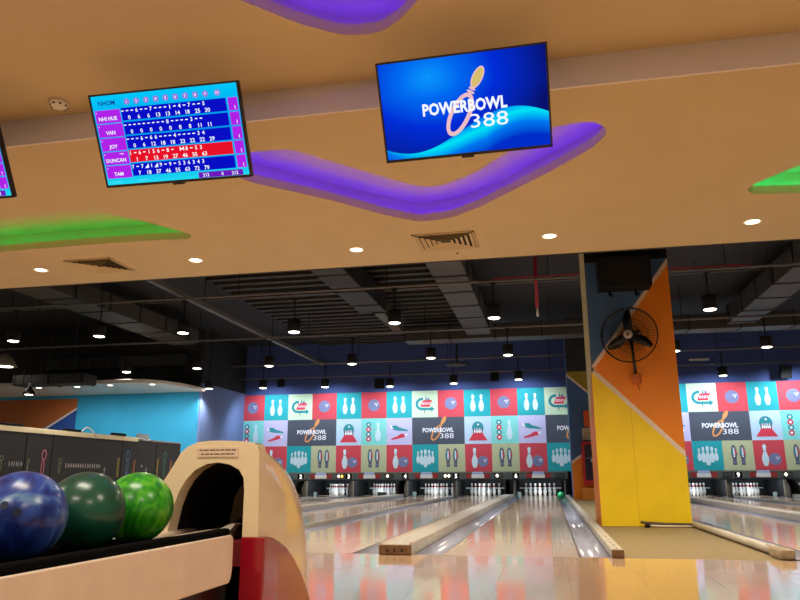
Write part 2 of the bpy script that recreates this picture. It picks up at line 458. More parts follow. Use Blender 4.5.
# ------------------------------------------------------------------ pinsetters
def digits(s, h, m, name, parent, loc):
    q = MB(); q.merge(text_mb(s, h, bold=.03), 0, TOWALL); return q.build(name, m, parent, loc)
M_dig = emit('sign_digit', (255, 255, 250), 1.6)
M_arrow = emit('arrow_white', (255, 250, 225), 2.2)
M_arrowo = emit('arrow_amber', (255, 190, 80), 2.2)
M_arrowoff = mat('arrow_off', (70, 74, 70), .5)
def kickback(t, x, w, front=True):
    MB().box(x-w/2, x+w/2, MY+1.0, 19.36, -.1, .62).build('kickback', M_pit, t)
    if front:
        k = MB(); k.prism([(MY+.42, .0), (MY+1.0, .0), (MY+1.0, .5), (MY+.78, .5), (MY+.42, .30)], 'x', x-w/2, x+w/2)
        k.build('kickback_guard', M_taupe, t, bevel=.012)
for n, X in LANES.items():
    seen = 'hidden' if n == 7 else ''
    lab = {1:'pin machine front at the far side, half hidden behind the cream hood', 7:'pin machine front hidden behind the yellow column',
           8:'pin machine front beside the yellow column edge, its number hidden'}.get(n, 'pin machine front with the lit number %s over its lane' % WORD[n])
    t = thing('pinsetter', lab, 'pin machine', (X, 0, 0))
    lo = -.85 if n in (2,4,6,8,10) else -.855
    prev = LANES.get(n-1); nxt = LANES.get(n+1)
    a = (prev - X)/2 if prev is not None and n != 7 else -.8
    b = (nxt - X)/2 if nxt is not None and n != 6 else .86
    if n == 1: a = -.9
    MB().box(a+.004, b-.004, MY, MY+.06, .512, .742).build('mask_panel', M_mask, t)
    MB().box(a+.004, b-.004, MY-.03, MY, .488, .520).build('mask_lip', M_pit, t)
    MB().box(a+.03, b-.03, MY-.008, MY, .715, .735).build('mask_trim', M_taupe, t)
    s = MB().box(-.115, .115, MY-.025, MY, .545, .70).build('number_sign', M_blackg, t, (-.665, 0, 0))
    digits(str(n), .125, M_dig, 'digit', s, (0, MY-.027, .622))
    f = MB(); f.box(-.785, -.779, MY-.028, MY, .53, .712); f.box(-.551, -.540, MY-.028, MY, .53, .712); f.build('sign_frame', M_taupe, t)
    MB().box(-.36, .36, MY-.012, MY, .555, .69).build('red_banner', M_maskred, t)
    p = MB().box(-.19, .19, MY-.024, MY-.012, .555, .665).build('brand_plate', M_white, t)
    MB().box(-.16, .16, MY-.026, MY-.012, .665, .74).build('plate_heading', mat('plate_heading_blue', (190, 205, 235), .4), t)
    q = MB(); q.box(-.13, .13, MY-.028, MY-.026, .69, .705); q.build('heading_line', M_bluepl, t)
    MB().box(.50, .772, MY-.014, MY, .55, .70).build('display_panel', mat('display_dark', (52, 56, 50), .35), t)
    on = {2:(M_arrow, M_arrowo), 3:(M_arrow, M_arrowoff), 4:(M_arrow, M_arrow), 5:(M_arrow, M_arrowoff), 6:(M_arrowoff, M_arrowoff), 9:(M_arrow, M_arrowoff)}.get(n, (M_arrowoff, M_arrowoff))
    for k, mm in enumerate(on):
        d = .058; cx = .585 + .11*k
        g = MB(); g.prism([(cx-d*.9, .625), (cx, .625+d), (cx+d*.9, .625), (cx, .625-d)], 'y', MY-.02, MY-.013); g.build('display_arrow', mm, t)
    kickback(t, -.778, .021); kickback(t, .778, .021)
    MB().box(-.70, .70, 19.42, 19.5, -.1, .75).build('pit_curtain', M_pit, t)
    MB().box(-.70, .70, 18.0, 19.4, .56, .60).build('pin_deck_hood', M_pit, t)
    MB().box(-.69, .69, 19.36, 19.40, .20, .235).build('sweep_bar', M_white, t)
    MB().box(-.62, .62, 17.30, 17.38, .52, .56).build('deck_lamp', emit('deck_lamp_white', (225, 240, 255), 3.0), t)
    if n != 7:
        area((X, 17.45, .54), 17, (.85, .95, 1), 1.2, .12, (math.radians(62), 0, 0))

# ------------------------------------------------------------------ pins
prof = [(0,0),(.026,0),(.0285,.004),(.0365,.02),(.0495,.057),(.0573,.090),(.0605,.114),(.0590,.14),(.0530,.168),(.0437,.195),(.034,.222),(.0265,.247),
        (.0232,.265),(.0230,.285),(.0250,.305),(.0295,.325),(.0322,.343),(.0315,.358),(.026,.371),(.016,.379),(0,.381)]
pm = MB(); pm.lathe(prof[1:-1], 20)
for f_i, f in enumerate(pm.f):
    zc = sum(pm.v[i][2] for i in f)/len(f)
    if .262 < zc < .28 or .290 < zc < .300: pm.mi[f_i] = 1
pin0 = pm.build('bowling_pin', [M_pin, M_pinred]); first = True
ROWS = [('at the front tip of the triangle', 0, 0), ('left of the second row', -.1524, .264), ('right of the second row', .1524, .264),
        ('left of the third row', -.3048, .528), ('middle of the third row', 0, .528), ('right of the third row', .3048, .528),
        ('outer left of the back row', -.4572, .792), ('inner left of the back row', -.1524, .792),
        ('inner right of the back row', .1524, .792), ('outer right of the back row', .4572, .792)]
for n in (2, 3, 4, 5, 6, 8, 9, 10):
    for lab, dx, dy in ROWS:
        if n == 8 and dx < -.2: continue
        o = pin0 if first else pin0.copy()
        if not first: COL.objects.link(o)
        first = False
        o.location = (LANES[n]+dx, 18.29+dy, 0)
        where = {8: 'lane beside the column'}.get(n, 'lane numbered %s' % WORD[n])
        tag(o, 'white pin on the %s, %s' % (where, lab), 'bowling pin', 'pins standing on the lane decks')
    # small pale boxes in the gutters by the pins
for n, sx, lab in ((2,-.6475,'small pale box in the gutter by the pins of lane two'),(4,-.6475,'small pale box in the gutter by the pins of lane four'),
               (6,-.6475,'small pale box in the gutter by the pins of lane six'),(9,.6475,'small pale box in the gutter by the pins of lane nine')):
    b = MB().box(-.055,.055,-.05,.05,-.058,.12).build('gutter_box', mat('pale_box', (120,132,132), .4, var=.1), None, (LANES[n]+sx, 17.95, .0), bevel=.012)
    tag(b, lab, 'box', 'boxes beside the pin decks')
b = MB().box(-.13,.13,-.1,.1,0,.12).build('ball_stop_box', mat('dark_green_box', (30,52,46), .5, var=.2), None, (-5.05, 17.6, 0), bevel=.01)
tag(b, 'dark green low box in front of the pins on lane three', 'box')

# ------------------------------------------------------------------ bowling balls
def ball(m, loc, label, rot, holes=True, R=.1085):
    bm = bmesh.new(); bmesh.ops.create_uvsphere(bm, u_segments=64, v_segments=40, radius=R)
    for f in bm.faces: f.smooth = True
    me = bpy.data.meshes.new('bowling_ball'); bm.to_mesh(me); bm.free(); me.materials.append(m)
    o = bpy.data.objects.new('bowling_ball', me); COL.objects.link(o); o.location = loc; o.rotation_euler = rot
    tag(o, label, 'bowling ball', 'bowling balls')
    if holes:
        for dx, dz in ((-.017, .05), (.017, .05), (0, -.03)):
            y = -math.sqrt(R*R - dx*dx - dz*dz)
            q = MB(); d = Vector((dx, y, dz)).normalized()
            m4 = Matrix.Translation(d*(R-.0004)) @ d.to_track_quat('Z', 'Y').to_matrix().to_4x4()
            c = MB(); c.lathe([(.0095, 0), (.0095, .0008)], 16); q.merge(c, None, m4); q.build('finger_hole', mat('hole_blue', (16,24,60), .5), o)
    return o
BZ = .513
M_bb = ball_mat('ball_blue', (18, 36, 108), (44, 76, 162), (112, 152, 186), 1.6, 4)
M_bd = ball_mat('ball_dark_green', (14, 58, 48), (20, 78, 58), (30, 92, 72), 1.0, 2)
M_bg = ball_mat('ball_green', (26, 122, 30), (58, 166, 26), (112, 190, 46), 3.2, 3)
ball(M_bg, (-.945, -3.80, BZ), 'bright green swirled bowling ball nearest the hood on the rack', (.4, .2, .5), False)
ball(M_bd, (-.945, -4.07, BZ), 'dark green bowling ball in the middle of the rack, between the blue and bright green', (.2, 1.1, .3), False)
ball(M_bb, (-.945, -4.33, BZ), 'blue marbled bowling ball with finger holes at the near end of the rack', (.25, .5, .35), True)
ball(mat('ball_teal_green', (20, 160, 90), .2, coat=.5, var=.1), (.6475, 17.75, .031), 'small green bowling ball in the gutter beside the pins of lane six', (0,0,0), False)

# ================================================================== MURAL
PW, PH, MX0, MZ0 = .825, .836, .29 - .825*12, .742
C_RED, C_TEAL, C_CREAM = mat('mural_red', (206, 66, 78), .75), mat('mural_teal', (22, 160, 168), .75), mat('mural_cream', (206, 228, 194), .75)
C_AQUA, C_LAV, C_GREY = mat('mural_aqua', (128, 214, 208), .75), mat('mural_lavender', (196, 190, 226), .75), mat('mural_slate', (72, 78, 92), .75)
C_ICE, C_KHA = mat('mural_ice', (186, 210, 232), .75), mat('mural_khaki', (188, 192, 150), .75)
I_BALL, I_PALE, I_TEAL = mat('icon_ball', (116, 122, 160), .75), mat('icon_pale', (206, 228, 236), .75), mat('icon_teal', (38, 138, 148), .75)
I_RED, I_DARK, I_WHITE = mat('icon_red', (214, 52, 74), .75), mat('icon_dark', (86, 92, 108), .75), mat('icon_white', (240, 240, 246), .75)
I_OR = mat('icon_orange', (222, 148, 84), .75)
IM = [I_BALL, I_PALE, I_TEAL, I_RED, I_DARK, I_WHITE, I_OR]
def pin_shape(cx, cy, h, lean=0.0):
    P = [(0.0,.0),(.075,.0),(.13,.15),(.158,.30),(.135,.45),(.08,.60),(.058,.70),(.062,.78),(.083,.88),(.075,.95),(.04,.99),(0,1.0)]
    right = [(x*h, y*h) for x, y in P[1:-1]]; left = [(-x, y) for x, y in reversed(right)]
    return [(cx + x*math.cos(lean) - (y-h/2)*math.sin(lean), cy + (y-h/2)*math.cos(lean) + x*math.sin(lean)) for x, y in right + [(0, h)] + left]
def ic_ball(m, cx=0, cy=0, R=.19, z=.002):
    flat(m, circ(cx, cy, R, 28), z, 0)
    for dx, dy in ((.045,.045),(.115,.05),(.085,-.005)): flat(m, circ(cx+dx*R/.19, cy+dy*R/.19, .021*R/.19, 10), z+.002, 5)
def ic_pin(m, cx, cy, h, z=.002, band=True, mi=1):
    flat(m, pin_shape(cx, cy, h), z, mi)
    if band: flat(m, [(cx-.05*h, cy+.16*h), (cx+.05*h, cy+.16*h), (cx+.052*h, cy+.19*h), (cx-.052*h, cy+.19*h)], z+.001, 4)
def icon(kind):
    m = MB()
    if kind == 'ball': ic_ball(m)
    elif kind == 'pins':
        ic_pin(m, -.13, 0, .52); ic_pin(m, .13, 0, .52)
    elif kind == 'arrow':   # curled arrow sign with a red word block
        pts = []
        for k in range(25):
            a = math.radians(80 + 190*k/24); pts.append((-.08 + .215*math.cos(a), .0 + .2*math.sin(a)))
        inn = [(-.08 + .135*math.cos(math.radians(80+190*k/24)), .12*math.sin(math.radians(80+190*k/24))) for k in range(24, -1, -1)]
        flat(m, pts + inn, .002, 2)
        flat(m, [(-.08,-.2),(.2,-.2),(.2,-.25),(.31,-.16),(.2,-.07),(.2,-.12),(-.08,-.12)], .002, 2)
        flat(m, [(-.14,-.09),(.16,-.09),(.24,.12),(-.06,.12)], .004, 3)
        for k in range(4): ring(m, -.05+.07*k, .015, .026, .045, .014, -.2, .006, 5, 12)
        flat(m, pin_shape(-.03, .17, .14), .004, 5); flat(m, pin_shape(.04, .18, .14), .004, 2)
        flat(m, circ(.12, .15, .04, 14), .003, 0)
        flat(m, [(-.015,-.2),(.015,-.2),(.006,-.31),(-.006,-.31)], .002, 4)
    elif kind == 'balls':
        for k in range(4):
            y = .225 - .15*k; flat(m, circ(-.17, y, .082, 20), .002, (2, 3, 2, 3)[k]); flat(m, circ(-.17, y, .035, 14), .004, 5)
        ic_pin(m, .14, 0, .58, band=False)
    elif kind == 'shoes':
        flat(m, [(-.30,.20),(-.24,.17),(-.10,.19),(.0,.12),(.20,.06),(.29,.03),(.27,.0),(-.08,.02),(-.22,.06)], .002, 2)
        flat(m, [(-.30,.20),(-.24,.17),(-.22,.12),(-.18,.07),(-.26,.09)], .004, 5)
        flat(m, [(.26,-.07),(.18,-.09),(.06,-.07),(-.06,-.15),(-.24,-.22),(-.28,-.26),(-.2,-.26),(.02,-.22),(.20,-.17)], .002, 3)
        flat(m, [(.26,-.07),(.18,-.09),(.17,-.13),(.21,-.165),(.25,-.12)], .004, 5)
    elif kind == 'lane':
        dome = [(.18*math.cos(math.radians(a)), .06 + .2*math.sin(math.radians(a))) for a in range(-15, 200, 12)]
        flat(m, dome, .002, 2); flat(m, [(-.14,-.09),(.14,-.09),(.29,-.32),(-.29,-.32)], .002, 3)
        flat(m, [(-.155,.05),(.155,.05),(.155,-.09),(-.155,-.09)], .0025, 4)
        for k in range(5): flat(m, pin_shape(-.1+.05*k, -.02, .14), .004, 5)
        flat(m, circ(.01, .17, .03, 12), .004, 5)
    elif kind == 'five':
        for dx, dy, h in ((-.23,.03,.36),(.23,.03,.36),(-.12,.03,.44),(.12,.03,.44)): ic_pin(m, dx, dy, h, .002)
        ic_pin(m, 0, 0, .54, .004)
    elif kind == 'soles':
        for s in (-1, 1):
            cx = .115*s
            flat(m, [(cx-.055,-.27),(cx+.055,-.27),(cx+.05,-.12),(cx+.085,.05),(cx+.06,.24),(cx,.31) ,(cx-.06,.24),(cx-.085,.05),(cx-.05,-.12)], .002, 4)
            flat(m, [(cx-.07*s,.06),(cx-.015*s,.28),(cx-.03*s,-.02)], .004, 3 if s < 0 else 2)
            flat(m, [(cx+.07*s,.06),(cx+.015*s,.28),(cx+.03*s,-.02)], .004, 2 if s < 0 else 3)
            flat(m, [(cx-.025,.0),(cx+.025,.0),(cx+.016,.22),(cx-.016,.22)], .005, 1)
            flat(m, circ(cx, -.19, .03, 10), .004, 0); flat(m, circ(cx, -.03, .022, 8), .006, 5)
    elif kind == 'pinball':
        ic_pin(m, -.12, 0, .6, .002); ic_ball(m, .13, -.11, .165, .004)
    return m
def logo(width, mt, mo, mh, z=.002, neck=None):
    """pin-shaped ring leaning behind the word, the number set below on the right. material slots: 0 text, 1 ring, 2 pin head"""
    m = MB(); W = width; a = math.radians(-31)
    cx, cy = .44, -.03; q = Vector((math.sin(-a), math.cos(a)))
    ring(m, (cx-.5)*W, cy*W, .125*W, .27*W, .05*W, a, z, 1, 40)
    for k, t in ((0,.285),(1,.325)):
        e = Vector((cx-.5, cy)) + q*t
        flat(m, circ(e.x*W, e.y*W, (.05-.008*k)*W, 14, .016*W, a), z, 1)
    e = Vector((cx-.5, cy)) + q*.465
    flat(m, circ(e.x*W, e.y*W, .062*W, 24, .135*W, a), z, 1); flat(m, circ(e.x*W, e.y*W, .047*W, 24, .118*W, a), z+.001, 2)
    t1 = text_mb('POWERBOWL', .135*W, W, bold=.035, space=1.02); m.merge(t1, 0, Matrix.Translation((0, .067*W, z+.003)))
    t2 = text_mb('388', .165*W, .44*W, bold=.0); m.merge(t2, 0, Matrix.Translation((.28*W, -.115*W, z+.003)))
    return m
mural = thing('bowling_mural', 'colourful wall mural of bowling pictures in squares above the lanes', 'mural', (0, MY+.045, 0))
cols = {0: ['cream','red','teal','red','teal'], 1: ['slate','slate2','ice','aqua','lav'], 2: ['teal5','khaki','redp','khaki','redp']}
SPEC = {'cream': (C_CREAM,'arrow'), 'red': (C_RED,'ball'), 'teal': (C_TEAL,'pins'), 'ice': (C_ICE,'lane'), 'aqua': (C_AQUA,'balls'),
        'lav': (C_LAV,'shoes'), 'teal5': (C_TEAL,'five'), 'khaki': (C_KHA,'soles'), 'redp': (C_RED,'pinball')}
ICN = {'arrow':'arrow_sign_picture','ball':'ball_picture','pins':'pin_pair_picture','lane':'lane_picture','balls':'ball_column_picture','shoes':'shoes_picture',
       'five':'five_pins_picture','soles':'shoe_soles_picture','pinball':'pin_and_ball_picture'}
icons = {k: None for k in ICN}; logo_me = None
for row in range(3):
    z0 = MZ0 + (2-row)*PH
    for c in range(0, 22):
        k = cols[row][(c-12) % 5]; x0 = MX0 + c*PW
        if k == 'slate2' and c > 0: continue
        if c in (13, 14, 15) and True:   # stretch hidden behind the columns
            pass
        wd = PW*2 if k == 'slate' else PW
        m = C_GREY if k in ('slate', 'slate2') else SPEC[k][0]
        p = MB().box(0, wd, -.014, 0, .002 if row == 2 else 0, PH).build('mural_panel', m, mural, (x0, 0, z0))
        if k == 'slate':
            if logo_me is None:
                g = MB(); g.merge(logo(.98, 0, 0, 0), None, TOWALL); o = g.build('logo_picture', [I_WHITE, I_OR, I_OR], p, fix=False); logo_me = o.data
            else:
                o = bpy.data.objects.new('logo_picture', logo_me); COL.objects.link(o); o.parent = p
            o.location = (PW, -.016, PH*.45)
        elif k != 'slate2':
            nm = SPEC[k][1]
            if icons[nm] is None:
                g = MB(); g.merge(icon(nm), None, TOWALL); o = g.build(ICN[nm], IM, p, fix=False); icons[nm] = o.data
            else:
                o = bpy.data.objects.new(ICN[nm], icons[nm]); COL.objects.link(o); o.parent = p
            o.location = (PW/2, -.016, PH/2)

# ================================================================== COLUMNS
cx0, cx1, cy0, cy1, cH = .94, 2.0, 3.66, 4.75, 4.9
c = MB(); c.box(cx0, cx1, cy0, cy1, -.01, cH, 0)
Yf = cy0
def paint(poly, mi, d=.004): c.prism(poly, 'y', Yf-d, Yf+.02, mi)
paint([(cx0,1.95),(cx1,3.36),(cx1,cH),(cx0,cH)], 0)
paint([(cx0,1.95),(cx1,3.36),(cx1,.86)], 1)
paint([(cx0,0),(cx1,0),(cx1,.86),(cx0,1.95)], 2)
paint([(cx0,1.91),(cx0,1.99),(cx1,3.40),(cx1,3.32)], 3, .008)
paint([(cx0,1.99),(cx0,1.91),(cx1,.82),(cx1,.90)], 3, .008)
c.prism([(cy0,1.9),(cy1,1.2),(cy1,cH),(cy0,cH)], 'x', cx0-.004, cx0+.02, 6)
c.prism([(cy0,0),(cy1,0),(cy1,1.2),(cy0,1.9)], 'x', cx0-.004, cx0+.02, 1)
c.box(cx0+.45, cx0+.453, Yf-.006, Yf, .0, 1.6, 5)
co_ = c.build('column', [M_cblue, M_orange, M_yellow, M_line, M_olive, mat('seam_dark', (170,140,10), .6), mat('column_side_cream', (206,194,140), .6)], kind='structure')
c = MB(); k0, k1, kf = .93, 2.3, 14.285
c.box(k0, k1, kf, kf+1.2, -.01, 4.9, 0)
Yf = kf
paint([(k0,3.30),(k0+.75,2.62),(k0+.75,3.40),(k0,3.40)], 1); paint([(k0,3.34),(k0,3.27),(k0+.75,2.59),(k0+.75,2.66)], 3, .008)
paint([(k0,3.40),(k1,3.40),(k1,4.9),(k0,4.9)], 5)
paint([(k0,0),(k0+.6,0),(k0+.6,1.35),(k0,.95)], 2); paint([(k0,.99),(k0,.91),(k0+.3,1.13),(k0+.3,1.21)], 3, .008)
c.build('column', [M_cblue, M_olive, M_orange, M_line, M_olive, mat('column_dark', (34, 36, 42), .7)], kind='structure')

# fire point on the far column
t = thing('fire_cabinet', 'red fire hose cabinet with dark glass door on the far blue and orange column', 'fire cabinet', (1.47, kf, 0))
MB().box(-.27, .27, -.16, -.004, .38, 1.50).build('cabinet_body', mat('fire_red', (190, 26, 36), .4, var=.05), t, bevel=.012)
d = MB().box(-.20, .20, -.172, -.16, .50, 1.42).build('door', mat('dark_glass', (52, 34, 34), .12), t, bevel=.004)
MB().box(-.16, .16, -.176, -.172, 1.05, 1.07).build('shelf_line', M_taupe, d)
q = MB(); q.lathe([(.05, 0), (.05, -.02), (.02, -.03)], 16, (-.0, -.172, 1.0), 'y'); q.build('door_lock', M_white, d)
g = MB(); ring(g, 0, 0, .15, .15, .045, 0, 0); gm = MB(); gm.merge(g, 0, TOWALL); gm.build('hose_reel', M_ink, d, (0, -.175, 1.22), fix=False)
t = thing('notice_sign', 'small cream notice above the red fire cabinet on the far column', 'sign', (1.45, kf-.002, 1.70))
MB().box(-.20, .20, -.016, -.004, -.15, .15).build('sign_board', mat('notice_cream', (206, 190, 158), .6), t)
for k in range(4):
    s = MB(); s.merge(text_mb('IIIIIIIIIIII', .035, .30, bold=.01), 0, TOWALL); s.build('text_line', M_ink, t, (0, -.018, .09-.06*k))
b = MB().box(-.16, .16, -.12, -.004, 1.88, 2.32).build('alarm_box', mat('alarm_orange', (214, 82, 30), .5, var=.05), None, (1.47, kf, 0), bevel=.01)
tag(b, 'orange red box fixed above the cream notice on the far column', 'alarm box')
b = MB().box(-.33, .33, -.42, -.006, -.003, .30).build('cabinet_plinth', mat('plinth_orange', (206, 120, 34), .5, var=.05), None, (1.47, kf, 0), bevel=.01)
tag(b, 'orange plinth on the floor under the red fire cabinet', 'plinth')

# wall fan on the yellow column
fx, fy, fz = 1.41, 3.36, 2.335
t = thing('wall_fan', 'black caged wall fan mounted on the orange and blue face of the column', 'fan', (fx, fy, fz), (math.radians(4), 0, math.radians(-15)))
g = MB(); R = .345
g.tube([(R*math.cos(2*PI*k/48), 0, R*math.sin(2*PI*k/48)) for k in range(48)], .009, 6, closed=True)
g.tube([(R*.985*math.cos(2*PI*k/48), .05, R*.985*math.sin(2*PI*k/48)) for k in range(48)], .006, 6, closed=True)
g.build('guard_ring', M_blackg, t)
for side, nm in ((-1, 'front_grille'), (1, 'rear_grille')):
    g = MB()
    for k in range(56):
        a = 2*PI*k/56; ca, sa = math.cos(a), math.sin(a)
        y1 = -.075 if side < 0 else .12
        g.tube([(.055*ca, y1, .055*sa), (.18*ca, y1*.92, .18*sa), (.29*ca, y1*.55, .29*sa), (R*ca, .0, R*sa)], .0022, 4)
    for rr, yy in ((.13, .97), (.22, .85)):
        g.tube([(rr*math.cos(2*PI*k/36), (-.075 if side < 0 else .12)*yy, rr*math.sin(2*PI*k/36)) for k in range(36)], .0022, 4, closed=True)
    g.build(nm, M_blackg, t)
h = MB(); h.lathe([(.0, -.092), (.03, -.09), (.052, -.082), (.056, -.072), (.05, -.066)], 24, (0,0,0), 'y'); hb = h.build('hub_badge', mat('badge_grey', (176,168,160), .35), t)
h = MB(); h.lathe([(0, -.0945), (.024, -.0945), (.024, -.091)], 20, (0,0,0), 'y'); h.build('badge_centre', mat('badge_brown', (110, 84, 70), .4), hb)
h = MB(); h.lathe([(.0,-.05),(.05,-.048),(.055,.02),(.045,.04)], 20, (0,0,0), 'y'); h.build('hub', M_blackg, t)
for k in range(3):
    a0 = math.radians(88 + 120*k); bl = MB(); n = 8; vs = []
    for j in range(n+1):
        s = j/n; rr = .04 + .275*s; wdt = .018 + .042*math.sin(PI*min(1, s*.85+.12))
        for e in (-1, 1):
            x = rr; zc = e*wdt + .012*math.sin(s*3); y = -.02 + e*.022*(1-.4*s)
            vs.append((x*math.cos(a0)-zc*math.sin(a0), y, x*math.sin(a0)+zc*math.cos(a0)))
    bl.add(vs, [(2*j, 2*j+1, 2*j+3, 2*j+2) for j in range(n)], 0, True)
    o = bl.build('blade', M_blackg, t); s_ = o.modifiers.new('thick', 'SOLIDIFY'); s_.thickness = .006
h = MB(); h.lathe([(0,.04),(.06,.045),(.075,.06),(.075,.17),(.06,.2),(0,.205)], 24, (.0,0,.0), 'y'); h.build('motor', M_black, t)
h = MB(); h.tube([(.05,.1,.02),(.09,.14,.05),(.11,.12,.06)], .02, 8); h.build('oscillator_knob', M_black, t)
h = MB(); h.tube([(0,.14,-.02),(0.005,.16,-.25),(0.01,.20,-.52)], .02, 10); h.build('stem', M_blackg, t)
h = MB(); h.box(-.04,.06,.17,.285,-.60,-.48); h.build('wall_bracket', mat('bracket_orange', (196,100,30), .5), t, bevel=.012)
h = MB(); h.tube([(.02,.24,-.6),(.03,.285,-.75),(.06,.30,-1.0)], .006, 6); h.build('power_cord', mat('cord_orange', (170,92,24), .6), t)
# black box high on the column
t = thing('speaker_box', 'black box loudspeaker mounted high on the column above the caged fan', 'speaker', (1.42, 3.66, 3.17))
MB().box(-.33, .33, -.30, -.006, -.20, .22).build('cabinet', M_black, t, bevel=.015)
MB().box(-.29, .29, -.306, -.30, -.16, .18).build('grille', mat('grille_black', (12,12,12), .9), t)
for sx in (-.19, .14):
    h = MB(); h.tube([(sx,-.1,-.2),(sx,-.12,-.27),(sx+.02,-.16,-.29),(sx+.03,-.17,-.26)], .016, 8); h.build('clamp', M_blackg, t)
b = MB().box(-.53, .53, -.03, -.006, -.215, .16).build('column_top_strip', M_black, None, (1.47, 3.655, 3.61)); tag(b, 'black strip across the column top just under the ceiling edge', 'strip')  # thin black strip across the column top
# cable and stop at the column base
t = thing('floor_cable', 'dark conduit lying along the base of the yellow column', 'cable', (1.72, 3.60, 0))
h = MB(); h.tube([(-.32,0,.06),(-.30,-.01,.05),(-.05,-.01,.035),(.28,-.02,.03)], .017, 8); h.build('conduit', mat('conduit_brown', (92,74,44), .5), t)
h = MB(); h.tube([(-.24,-.10,.02),(.0,-.06,.013),(.26,-.05,.013)], .012, 8); h.build('cord', M_rail, t)
h = MB(); h.lathe([(0,-.002),(.03,.0),(.034,.02),(.026,.042),(0,.046)], 14, (-.26,-.11,.0)); h.build('end_cap', M_black, t)

# ================================================================== SCREENS
M_bezel = mat('bezel_black', (4,4,5), .3)
def grad_screen(name, kind):
    m = bpy.data.materials.new(name); m.use_nodes = True; nt = m.node_tree; nt.nodes.clear(); N = nt.nodes; L = nt.links
    o = N.new('ShaderNodeOutputMaterial'); e = N.new('ShaderNodeEmission'); L.new(e.outputs[0], o.inputs[0])
    tc = N.new('ShaderNodeTexCoord'); sp = N.new('ShaderNodeSeparateXYZ'); L.new(tc.outputs['Generated'], sp.inputs[0])
    def ramp(src, stops):
        r = N.new('ShaderNodeValToRGB'); el = r.color_ramp.elements
        el[0].position, el[0].color = stops[0][0], lin(stops[0][1]); el[1].position, el[1].color = stops[-1][0], lin(stops[-1][1])
        for p, c in stops[1:-1]: q = el.new(p); q.color = lin(c)
        L.new(src, r.inputs['Fac']); return r
    if kind == 'wave':
        def math_(op, a, b=None):
            n = N.new('ShaderNodeMath'); n.operation = op
            for i, v in enumerate((a, b)):
                if v is None: continue
                if isinstance(v, (int, float)): n.inputs[i].default_value = v
                else: L.new(v, n.inputs[i])
            return n.outputs[0]
        U, V = sp.outputs['X'], sp.outputs['Z']
        nz = N.new('ShaderNodeTexNoise'); nz.inputs['Scale'].default_value = 2.2; nz.inputs['Detail'].default_value = 2
        L.new(tc.outputs['Generated'], nz.inputs['Vector'])
        # top glow
        d1 = math_('ADD', math_('POWER', math_('SUBTRACT', U, .30), 2), math_('MULTIPLY', math_('POWER', math_('SUBTRACT', V, .82), 2), .55))
        top = ramp(math_('ADD', math_('SQRT', d1), math_('MULTIPLY', math_('SUBTRACT', nz.outputs['Fac'], .5), .12)), [(0,(10,150,252)),(.17,(0,105,240)),(.38,(0,45,215)),(.72,(8,18,110))])
        # wave: bright crescent
        curve = math_('ADD', math_('MULTIPLY', math_('SINE', math_('MULTIPLY', math_('SUBTRACT', U, .48), 5.0)), .19), .24)
        dv = math_('SUBTRACT', curve, V)
        wav = ramp(math_('ADD', math_('MULTIPLY', dv, 1.6), math_('MULTIPLY', math_('ABSOLUTE', math_('SUBTRACT', U, .62)), .55)), [(0,(0,95,235)),(.08,(0,150,245)),(.2,(0,226,245)),(.38,(0,120,240)),(.6,(0,45,200))])
        mx = N.new('ShaderNodeMixRGB'); fac = math_('GREATER_THAN', dv, 0.0)
        L.new(fac, mx.inputs['Fac']); L.new(top.outputs['Color'], mx.inputs['Color1']); L.new(wav.outputs['Color'], mx.inputs['Color2'])
        L.new(mx.outputs['Color'], e.inputs['Color'])
    else:
        r = ramp(sp.outputs['Z'], [(0,(30,220,242)),(.18,(0,175,238)),(.6,(0,150,235)),(1,(0,200,250))]); L.new(r.outputs['Color'], e.inputs['Color'])
    return m
E_white, E_pur, E_purd = emit('px_white', (245,250,255), 1.0), emit('px_purple', (176,34,232), 1.0), emit('px_violet', (110,24,190), 1.0)
E_blue, E_red, E_navy = emit('px_blue', (8,14,196), 1.0), emit('px_red', (232,16,40), 1.0), emit('px_navytext', (20,50,150), 1.0)
E_cyan, E_lil = emit('px_cyan', (70,225,245), 1.0), emit('px_lilac', (150,120,220), 1.0)
E_pink, E_gold, E_peach = emit('px_pink', (236,190,196), 1.0), emit('px_gold', (214,190,110), 1.0), emit('px_peach', (232,190,160), 1.0)
TW, TH = .95, .557
def television(label, loc, yaw_):
    t = thing('television', label, 'television', loc, (math.radians(30.5), 0, yaw_))
    MB().box(-TW/2, TW/2, .0, .035, -TH/2, TH/2).build('casing', M_bezel, t, bevel=.004)
    b = MB().box(-.24, .24, .035, .075, -.20, .10).build('back_housing', M_bezel, t, bevel=.01)
    f = MB(); bz = .011
    f.box(-TW/2, TW/2, -.006, 0, TH/2-bz, TH/2); f.box(-TW/2, TW/2, -.006, 0, -TH/2, -TH/2+bz*1.4)
    f.box(-TW/2, -TW/2+bz, -.006, 0, -TH/2, TH/2); f.box(TW/2-bz, TW/2, -.006, 0, -TH/2, TH/2); f.build('bezel', M_bezel, t)
    s = MB().box(-.035, .035, -.004, .02, -TH/2-.012, -TH/2).build('sensor_bar', M_blackg, t)
    m = MB(); m.box(-.04, .04, .07, .09, -.05, .05); m.build('mount_plate', M_black, t)
    inv = (Matrix.Translation(loc) @ Matrix.Rotation(yaw_, 4, 'Z') @ Matrix.Rotation(math.radians(30.5), 4, 'X')).inverted()
    e = inv @ Vector((loc[0], -1.905, 2.985)); q = MB(); q.tube([(0, .08, 0), e], .02, 10); q.build('wall_arm', M_black, t)
    return t
def scr(t, mb, name, mats, lab=None):
    o = MB().merge(mb, None, TOWALL).build(name, mats, t, (0, -.001, 0), fix=False)
    if lab: o['label'] = lab
    return o
tv = television('flat screen showing the blue bowling club logo, hanging under the ceiling', (-.029, -2.312, 2.624), -.021)
